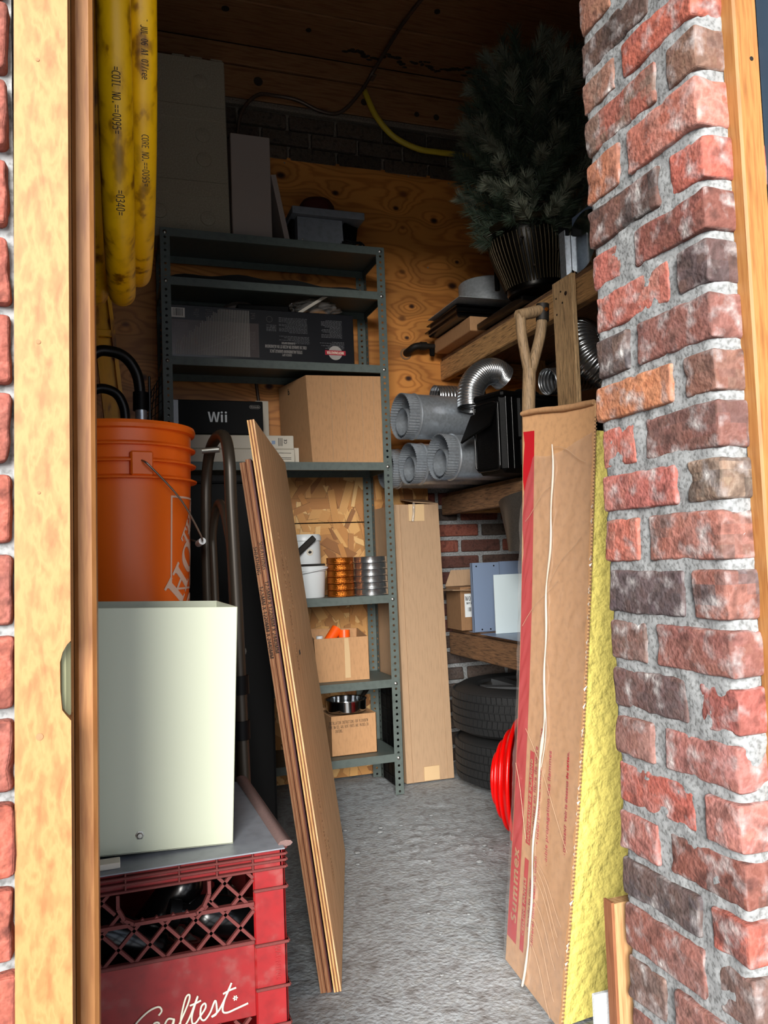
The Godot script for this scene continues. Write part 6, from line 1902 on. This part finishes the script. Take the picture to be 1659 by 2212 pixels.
func build_ducts_and_bag():
	var g := "galvanised duct pipes on the middle timber deck"
	duct("large galvanised duct lying on top of the other ducts", g, Vector3(1.115, 1.508, -3.00), 0.090, 0.80, 0.10, true)
	duct("galvanised duct in the lower row nearest the doorway", g, Vector3(1.222, 1.331, -2.885), 0.088, 0.70, 0.10, true)
	duct("middle galvanised duct of the lower row", g, Vector3(1.165, 1.326, -3.068), 0.083, 0.75, 0.10, true)
	duct("galvanised duct of the lower row nearest the back wall", g, Vector3(1.13, 1.326, -3.245), 0.083, 0.75, 0.10, true)
	flex("silver flexible duct arched above the black case", [Vector3(1.36, 1.52, -2.86), Vector3(1.37, 1.60, -2.87), Vector3(1.42, 1.66, -2.88), Vector3(1.485, 1.678, -2.89), Vector3(1.53, 1.655, -2.90)], 0.054)
	flex("silver flexible duct lying behind the arched one", [Vector3(1.335, 1.625, -3.16), Vector3(1.45, 1.628, -3.17), Vector3(1.56, 1.63, -3.18)], 0.05)
	flex("silver flexible duct lying to the right behind the shovel handle", [Vector3(1.56, 1.58, -2.62), Vector3(1.70, 1.60, -2.64), Vector3(1.84, 1.63, -2.66)], 0.05)
	flex("dark silver flexible duct bending upwards at the right of the deck", [Vector3(1.72, 1.66, -2.45), Vector3(1.64, 1.70, -2.45), Vector3(1.585, 1.70, -2.43), Vector3(1.60, 1.60, -2.38), Vector3(1.72, 1.52, -2.36)], 0.062)
	# black pilot case
	var o := thing("pilot_case", "black leather pilot case with a slanted pocket flap on the middle deck", "bag", Vector3(1.352, 1.2385, -2.585), Vector3(0, 0.28, 0.0))
	var b := MB.new()
	b.box(Vector3(0.0, 0.0, -0.15), Vector3(0.36, 0.290, 0.0), 0.016)
	part(o, "body", b.mesh(), M.leather)
	# left end panel with piping and pocket flap
	var en := MB.new()
	en.box(Vector3(-0.010, 0.012, -0.138), Vector3(0.006, 0.262, -0.012), 0.006)
	part(o, "end_pocket", en.mesh(), M.leather)
	var pip := []
	for q in [[0.016, -0.012], [0.012, -0.03], [0.012, -0.124], [0.03, -0.140], [0.25, -0.140], [0.26, -0.124], [0.26, -0.03], [0.25, -0.011], [0.03, -0.011]]: pip.append(Vector3(-0.010, q[0], q[1]))
	var pm := MB.new()
	pm.tube(pip, 0.0035, 6, false, true)
	part(o, "piping", pm.mesh(), M.black_gloss)
	var fl := MB.new()
	fl.hexa([Vector3(-0.014, 0.225, -0.155), Vector3(-0.014, 0.250, -0.012), Vector3(-0.045, 0.175, -0.02), Vector3(-0.060, 0.125, -0.165), Vector3(-0.008, 0.225, -0.155), Vector3(-0.008, 0.250, -0.012), Vector3(-0.040, 0.170, -0.02), Vector3(-0.054, 0.120, -0.165)])
	part(o, "pocket_flap", fl.mesh(), M.leather)
	part(o, "front_pocket", box_mesh(Vector3(0.07, 0.02, -0.004), Vector3(0.33, 0.20, 0.022), 0.008), M.leather)
	part(o, "front_flap", box_mesh(Vector3(0.055, 0.12, 0.0), Vector3(0.34, 0.275, 0.030), 0.008), M.leather)
	part(o, "lid", box_mesh(Vector3(-0.004, 0.272, -0.154), Vector3(0.364, 0.298, 0.006), 0.008), M.leather)
	for x in [0.018, 0.048]:
		part(o, "seam", tube_mesh([Vector3(x, 0.015, 0.0015), Vector3(x, 0.275, 0.0015)], 0.0022, 6), M.black_gloss)
	part(o, "handle", tube_mesh(spline([Vector3(0.15, 0.296, -0.085), Vector3(0.17, 0.322, -0.085), Vector3(0.26, 0.322, -0.085), Vector3(0.28, 0.296, -0.085)], 6), 0.009, 10), M.black)
	single("dark_carton", box_mesh(Vector3(1.60, 1.2385, -2.40), Vector3(1.98, 1.43, -2.20), 0.004), M.black, "dark box on the middle deck right of the pilot case", "box")
	for k in 4:
		single("dark_plank", box_mesh(Vector3(1.66 + k * 0.028, 1.238, -2.10), Vector3(1.68 + k * 0.028, 1.60 + 0.03 * (k % 3), -1.95), 0.002), M.dark_y, ["first", "second", "third", "fourth"][k] + " dark upright plank end from the left beside the brick pier on the middle deck", "plank", Vector3.ZERO, Vector3.ZERO, "dark plank ends on the middle deck")

# ------------------------------------------------------------------ top timber deck: tree, pot, cap and pans
func build_top_deck():
	var y0 := 1.8735
	single("flat_carton", box_mesh(Vector3(1.440, y0, -3.385), Vector3(1.62, 1.935, -3.0), 0.003), M.card, "flat brown carton under the black pans on the top timber deck", "box")
	var pan := func(label: String, lo: Vector3, hi: Vector3):
		var o := thing("black_pan", label, "pan")
		part(o, "tray", box_mesh(lo, hi, 0.006), M.black_gloss)
		part(o, "rim", box_mesh(Vector3(lo.x - 0.012, hi.y - 0.006, lo.z - 0.012), Vector3(hi.x + 0.012, hi.y, hi.z + 0.012), 0.002), M.black_gloss)
		part(o, "raised_ring", lathe_mesh([Vector2(0.11, 0.0), Vector2(0.118, 0.006), Vector2(0.126, 0.0)], 36), M.black_gloss, Vector3((lo.x + hi.x) / 2, hi.y, (lo.z + hi.z) / 2))
	pan.call("lower black square pan on the flat brown carton", Vector3(1.400, 1.937, -3.36), Vector3(1.72, 1.962, -3.03))
	pan.call("upper black square pan under the galvanised cap", Vector3(1.41, 1.9685, -3.36), Vector3(1.72, 1.9945, -3.05))
	var c := thing("vent_cover", "round galvanised cap with a square flange on the black pans", "cap", Vector3(1.59, 2.001, -3.12))
	part(c, "collar", lathe_mesh([Vector2(0.128, 0.0), Vector2(0.128, 0.112), Vector2(0.124, 0.116), Vector2(0.0, 0.117)], 48), M.galv_dull)
	part(c, "flange", box_mesh(Vector3(-0.21, 0.0, -0.19), Vector3(0.17, 0.003, 0.155), 0.0008), M.galv_dull)
	single("black_channel", box_mesh(Vector3(1.462, y0, -2.985), Vector3(1.545, 1.897, -2.60), 0.004), M.black_gloss, "long flat black channel under the plant pot on the deck's edge", "channel")
	# pot
	var p := thing("plant_pot", "black and bronze ribbed plant pot holding the artificial tree", "pot", Vector3(1.528, 1.912, -2.615), Vector3(0.0, 0.0, 0.14))
	var pr := [Vector2(0.0, 0.0), Vector2(0.092, 0.0), Vector2(0.096, 0.006), Vector2(0.094, 0.016), Vector2(0.104, 0.05), Vector2(0.118, 0.10), Vector2(0.128, 0.15), Vector2(0.133, 0.19), Vector2(0.131, 0.205), Vector2(0.137, 0.215)]
	part(p, "body", lathe_mesh(pr, 64), M.pot)
	for k in 54:
		var t := TAU * k / 54.0
		var path := []
		for q in [[0.0985, 0.022], [0.107, 0.06], [0.1195, 0.105], [0.129, 0.15], [0.1335, 0.188]]: path.append(Vector3(cos(t) * q[0], q[1], sin(t) * q[0]))
		part(p, "rib", tube_mesh(path, [0.0028, 0.0034, 0.0036, 0.0034, 0.0022], 6), M.pot_gold)
	var rp := MB.new()
	rp.lathe([Vector2(0.133, 0.208), Vector2(0.143, 0.213), Vector2(0.146, 0.222), Vector2(0.141, 0.231), Vector2(0.131, 0.231), Vector2(0.128, 0.20)], 88, 0.0, TAU, 0.012, 44)
	part(p, "rope_rim", rp.mesh(), M.pot_gold)
	part(p, "soil", lathe_mesh([Vector2(0.0, 0.19), Vector2(0.13, 0.19)], 32), M.bin)
	p.scale = Vector3.ONE * 1.08
	build_tree(Vector3(1.50, 2.10, -2.60))
	# bright folded sheet-metal frame and a dark round pan beside the pot
	var f := thing("sheet_metal_frame", "bright folded sheet metal frame standing right of the plant pot", "metal frame")
	part(f, "front_leg", box_mesh(Vector3(1.500, y0, -2.395), Vector3(1.545, 2.045, -2.390), 0.0008), M.galv)
	part(f, "side_leg", box_mesh(Vector3(1.500, y0, -2.395), Vector3(1.503, 2.045, -2.355), 0.0008), M.galv)
	part(f, "top_bar", box_mesh(Vector3(1.500, 2.04, -2.395), Vector3(1.540, 2.07, -2.39), 0.0008), M.black)
	part(f, "back_panel", box_mesh(Vector3(1.60, y0, -2.46), Vector3(1.605, 2.14, -2.25), 0.0008), M.blue_gray)
	single("round_pan", lathe_mesh([Vector2(0.0, 0.012), Vector2(0.085, 0.012), Vector2(0.10, 0.0), Vector2(0.115, 0.016), Vector2(0.105, 0.020), Vector2(0.09, 0.032), Vector2(0.0, 0.032)], 40), M.chrome, "round bright steel pan standing on edge behind the metal frame", "pan", Vector3(1.578, 1.990, -2.33), Vector3(0, 0.0, PI / 2))
	single("black_grip", tube_mesh([Vector3(1.515, 2.035, -2.15), Vector3(1.56, 2.0, -2.12), Vector3(1.60, 2.01, -2.12)], [0.02, 0.032, 0.03], 14), M.black_gloss, "black rounded grip against the brick pier on the top deck", "grip")
	single("black_tin", box_mesh(Vector3(1.535, y0, -2.21), Vector3(1.66, 1.965, -2.05), 0.01), M.black, "black box under the rounded grip on the top deck", "box")
	single("black_rod", tube_mesh([Vector3(1.50, 2.0, -2.86), Vector3(1.502, 2.20, -2.87)], 0.010, 10), M.black, "thin black rod standing behind the plant pot", "rod")

func build_tree(at: Vector3):
	var o := thing("artificial_tree", "bushy dark green artificial pine tree in the ribbed pot", "tree", at)
	part(o, "trunk", tube_mesh([Vector3(0.015, -0.02, 0), Vector3(-0.01, 0.3, 0), Vector3(0.0, 0.62, 0.0)], [0.013, 0.011, 0.006], 10), M.twig)
	var r := RandomNumberGenerator.new()
	r.seed = 21
	var kinds := []
	for k in 8:
		var m := MB.new()
		var l := 0.15 + 0.012 * k
		var tufted := k % 2 == 0
		var n := 520
		for i in n:
			var s := r.randf()
			if tufted and r.randf() < 0.3: s = 0.8 + 0.2 * r.randf()
			var a := r.randf() * TAU
			var fwd := lerpf(0.25, 0.9, s) + r.randf() * 0.3
			var d := Vector3(cos(a), fwd, sin(a)).normalized()
			var len := r.randf_range(0.026, 0.048)
			var b := Vector3(0, s * l, 0)
			var e := b + d * len
			e.y += 0.006
			var side := d.cross(Vector3(r.randf() - 0.5, r.randf() - 0.5, r.randf() - 0.5)).normalized() * 0.0010
			var nn := side.cross(d).normalized()
			var g := r.randf()
			m.col = lin(84, 108, 76).lerp(lin(50, 78, 58), g)
			if tufted and s > 0.55: m.col = lin(168, 174, 140).lerp(lin(110, 124, 98), g)
			if r.randf() < 0.02: m.col = lin(150, 150, 140)
			m.tri(b - side, b + side, e, nn, nn, nn)
			m.tri(b + side, e + side * 0.4, e, nn, nn, nn)
		kinds.append([m.mesh(), l])
	var stem := tube_mesh([Vector3(0, -0.16, 0), Vector3(0, 0.0, 0), Vector3(0, 0.17, 0)], [0.004, 0.003, 0.0014], 6)
	var n := 190
	for i in n:
		# tips spread over an egg-shaped crown
		var v := (i + 0.5) / n
		var phi := i * 2.39996
		var yy := lerpf(0.0, 0.74, v)
		var wide := 0.315 * pow(sin(PI * clampf(0.18 + v * 0.68, 0.0, 1.0)), 0.6)
		var tip := Vector3(cos(phi) * wide, yy + r.randf_range(-0.03, 0.03), sin(phi) * wide * 0.95)
		tip.x += 0.05 * v
		var inner := 0.55 if i % 3 == 0 else 0.86
		tip = Vector3(tip.x * inner, tip.y, tip.z * inner)
		var root := Vector3(0, maxf(0.0, yy * 0.75 - 0.05), 0)
		var d := (tip - root).normalized()
		d = (d + Vector3(r.randfn() * 0.22, r.randfn() * 0.22 + 0.12, r.randfn() * 0.22)).normalized()
		var kk: Array = kinds[(i * 5 + r.randi() % 3) % 8]
		var x := d.cross(Vector3(0.3, 0.2, 0.9)).normalized()
		var z := x.cross(d)
		var b := part(o, "branch", kk[0], M.needle_green)
		b.transform = Transform3D(Basis(x, d, z).rotated(d, r.randf() * TAU), tip - d * kk[1])
		if i % 2 == 0: part(b, "twig", stem, M.twig)

# ------------------------------------------------------------------ pipes and cables
func build_pipes():
	# coil of yellow gas pipe hanging inside the doorway
	var o := thing("gas_pipe_coil", "coil of thick yellow gas pipe hanging at the upper left inside the doorway", "pipe coil")
	var bend := func(x: float, tilt: float, zc: float, rz: float, yb: float, ry: float) -> Array:
		var p := []
		for k in 61:
			var t := PI * k / 60.0   # front strand, round the bottom, rear strand
			var c := cos(t)
			p.append(Vector3(x + tilt * (1.0 - c) * 0.5, yb + ry * (1.0 - pow(sin(t), 0.9)), zc + rz * c))
		p.push_front(p[0] + Vector3(0.01, 0.5, 0.0))
		p.push_front(p[0] + Vector3(0.02, 0.75, -0.02))
		p.append(p[-1] + Vector3(0.0, 0.5, -0.05))
		p.append(p[-1] + Vector3(0.0, 0.75, 0.03))
		return p
	for q in [[0.024, 0.024, -1.60, 0.34, 1.490, 0.40, 0.0265], [0.066, 0.010, -1.64, 0.36, 1.545, 0.42, 0.0255], [-0.012, 0.0, -1.74, 0.36, 1.53, 0.46, 0.0255]]:
		part(o, "pipe", tube_mesh(bend.call(q[0], q[1], q[2], q[3], q[4], q[5]), q[6], 24), M.yellow_pipe)
	part(o, "hook", tube_mesh(spline([Vector3(0.03, 3.225, -1.7), Vector3(0.03, 3.16, -1.7), Vector3(0.03, 3.10, -1.62), Vector3(0.03, 3.06, -1.7), Vector3(0.03, 3.10, -1.78)], 6), 0.008, 8), M.iron)
	for q in [["1374= 05 JUL 06 A1 07/ree", 1.93, 0.026], ["=COIL NO.==0095=", 1.66, 0.030], ["=0340=", 1.50, 0.033]]:
		part(o, "printed_text", pipe_text(q[0], 0.018, q[1], Vector3(q[2], 0, 0), -1.257, 0.0268), M.ink)
	for q in [["BASIMDUSD WTN80 PE2406", 2.02, 0.088], ["1374= 05 JUL 06 A1 07/ree", 1.78, 0.086], ["CORE NO.==0095=", 1.58, 0.084]]:
		part(o, "printed_text", pipe_text(q[0], 0.015, q[1], Vector3(q[2] - 0.012, 0, 0), -1.276, 0.0258), M.ink)
	# armoured cable across the ceiling
	var c := spline([Vector3(1.262, 3.226, -2.93), Vector3(1.225, 3.205, -3.10), Vector3(1.195, 3.175, -3.37), Vector3(1.13, 3.07, -3.40), Vector3(1.04, 2.975, -3.42), Vector3(0.945, 2.965, -3.42), Vector3(0.84, 3.0, -3.42), Vector3(0.74, 3.005, -3.42), Vector3(0.66, 2.985, -3.40), Vector3(0.59, 2.90, -3.38), Vector3(0.565, 2.80, -3.385), Vector3(0.56, 2.62, -3.40)], 16)
	var rad := []
	for i in c.size(): rad.append(0.0085 if i % 2 == 0 else 0.0070)
	var cb := thing("armoured_cable", "long armoured cable running from the ceiling down the rim board", "cable")
	var cm := MB.new()
	cm.tube(c, rad, 12)
	part(cb, "sheath", cm.mesh(), M.conduit)
	part(cb, "staple", box_mesh(Vector3(1.185, 3.15, -3.43), Vector3(1.205, 3.156, -3.38), 0.001), M.bolt)
	# yellow gas line from the rim board to the right
	single("yellow_gas_line", tube_mesh(spline([Vector3(1.165, 3.10, -3.435), Vector3(1.168, 3.06, -3.415), Vector3(1.205, 2.965, -3.40), Vector3(1.285, 2.884, -3.40), Vector3(1.40, 2.842, -3.40), Vector3(1.50, 2.838, -3.40), Vector3(1.62, 2.845, -3.41), Vector3(1.9, 2.84, -3.42)], 10), 0.0135, 14), M.yellow_line, "thin yellow gas line curving from the rim board behind the tree", "pipe")
	# iron pipe out of the plywood above the timber shelf
	var e := thing("iron_pipe", "black iron pipe elbow coming out of the plywood beside the timber shelf", "pipe")
	part(e, "elbow", tube_mesh(spline([Vector3(1.325, 1.885, -3.46), Vector3(1.328, 1.890, -3.42), Vector3(1.345, 1.902, -3.395), Vector3(1.375, 1.907, -3.39), Vector3(1.40, 1.907, -3.39)], 6), 0.0165, 16), M.iron)
	part(e, "collar", tube_mesh([Vector3(1.372, 1.907, -3.39), Vector3(1.40, 1.907, -3.39)], 0.0195, 16), M.iron)
	part(e, "pipe", tube_mesh([Vector3(1.40, 1.907, -3.39), Vector3(1.475, 1.908, -3.39)], 0.0135, 14), M.iron)
	part(e, "valve_tab", box_mesh(Vector3(1.418, 1.862, -3.396), Vector3(1.440, 1.905, -3.384), 0.003), M.black)
	part(e, "hole_edge", lathe_mesh([Vector2(0.018, 0.0), Vector2(0.026, 0.002), Vector2(0.028, 0.0)], 14), M.card_dark, Vector3(1.322, 1.882, -3.450), Vector3(PI / 2, 0, 0))

func pipe_text(words: String, height: float, y: float, at: Vector3, zc: float, r: float) -> ArrayMesh:
	# reads downwards along a vertical pipe whose axis stands at (at.x, z = zc - r)
	var t := text_mesh(words, height, true, "Droid Sans Mono", 0.0006)
	var m := MB.new()
	var arr := t.surface_get_arrays(0)
	var vs: PackedVector3Array = arr[Mesh.ARRAY_VERTEX]
	var ix: PackedInt32Array = arr[Mesh.ARRAY_INDEX] if arr[Mesh.ARRAY_INDEX] != null else PackedInt32Array(range(vs.size()))
	for i in range(0, ix.size(), 3):
		var p := []
		for k in 3:
			var v := vs[ix[i + k]]
			var a := (v.y + (at.x - 0.028) ) / r
			p.append(Vector3(at.x - 0.004 + sin(v.y / r) * r, y - v.x * 0.62, zc - r + cos(v.y / r) * (r + 0.0004 + v.z)))
		m.tri(p[0], p[1], p[2], Vector3.BACK, Vector3.BACK, Vector3.BACK)
	return m.mesh()
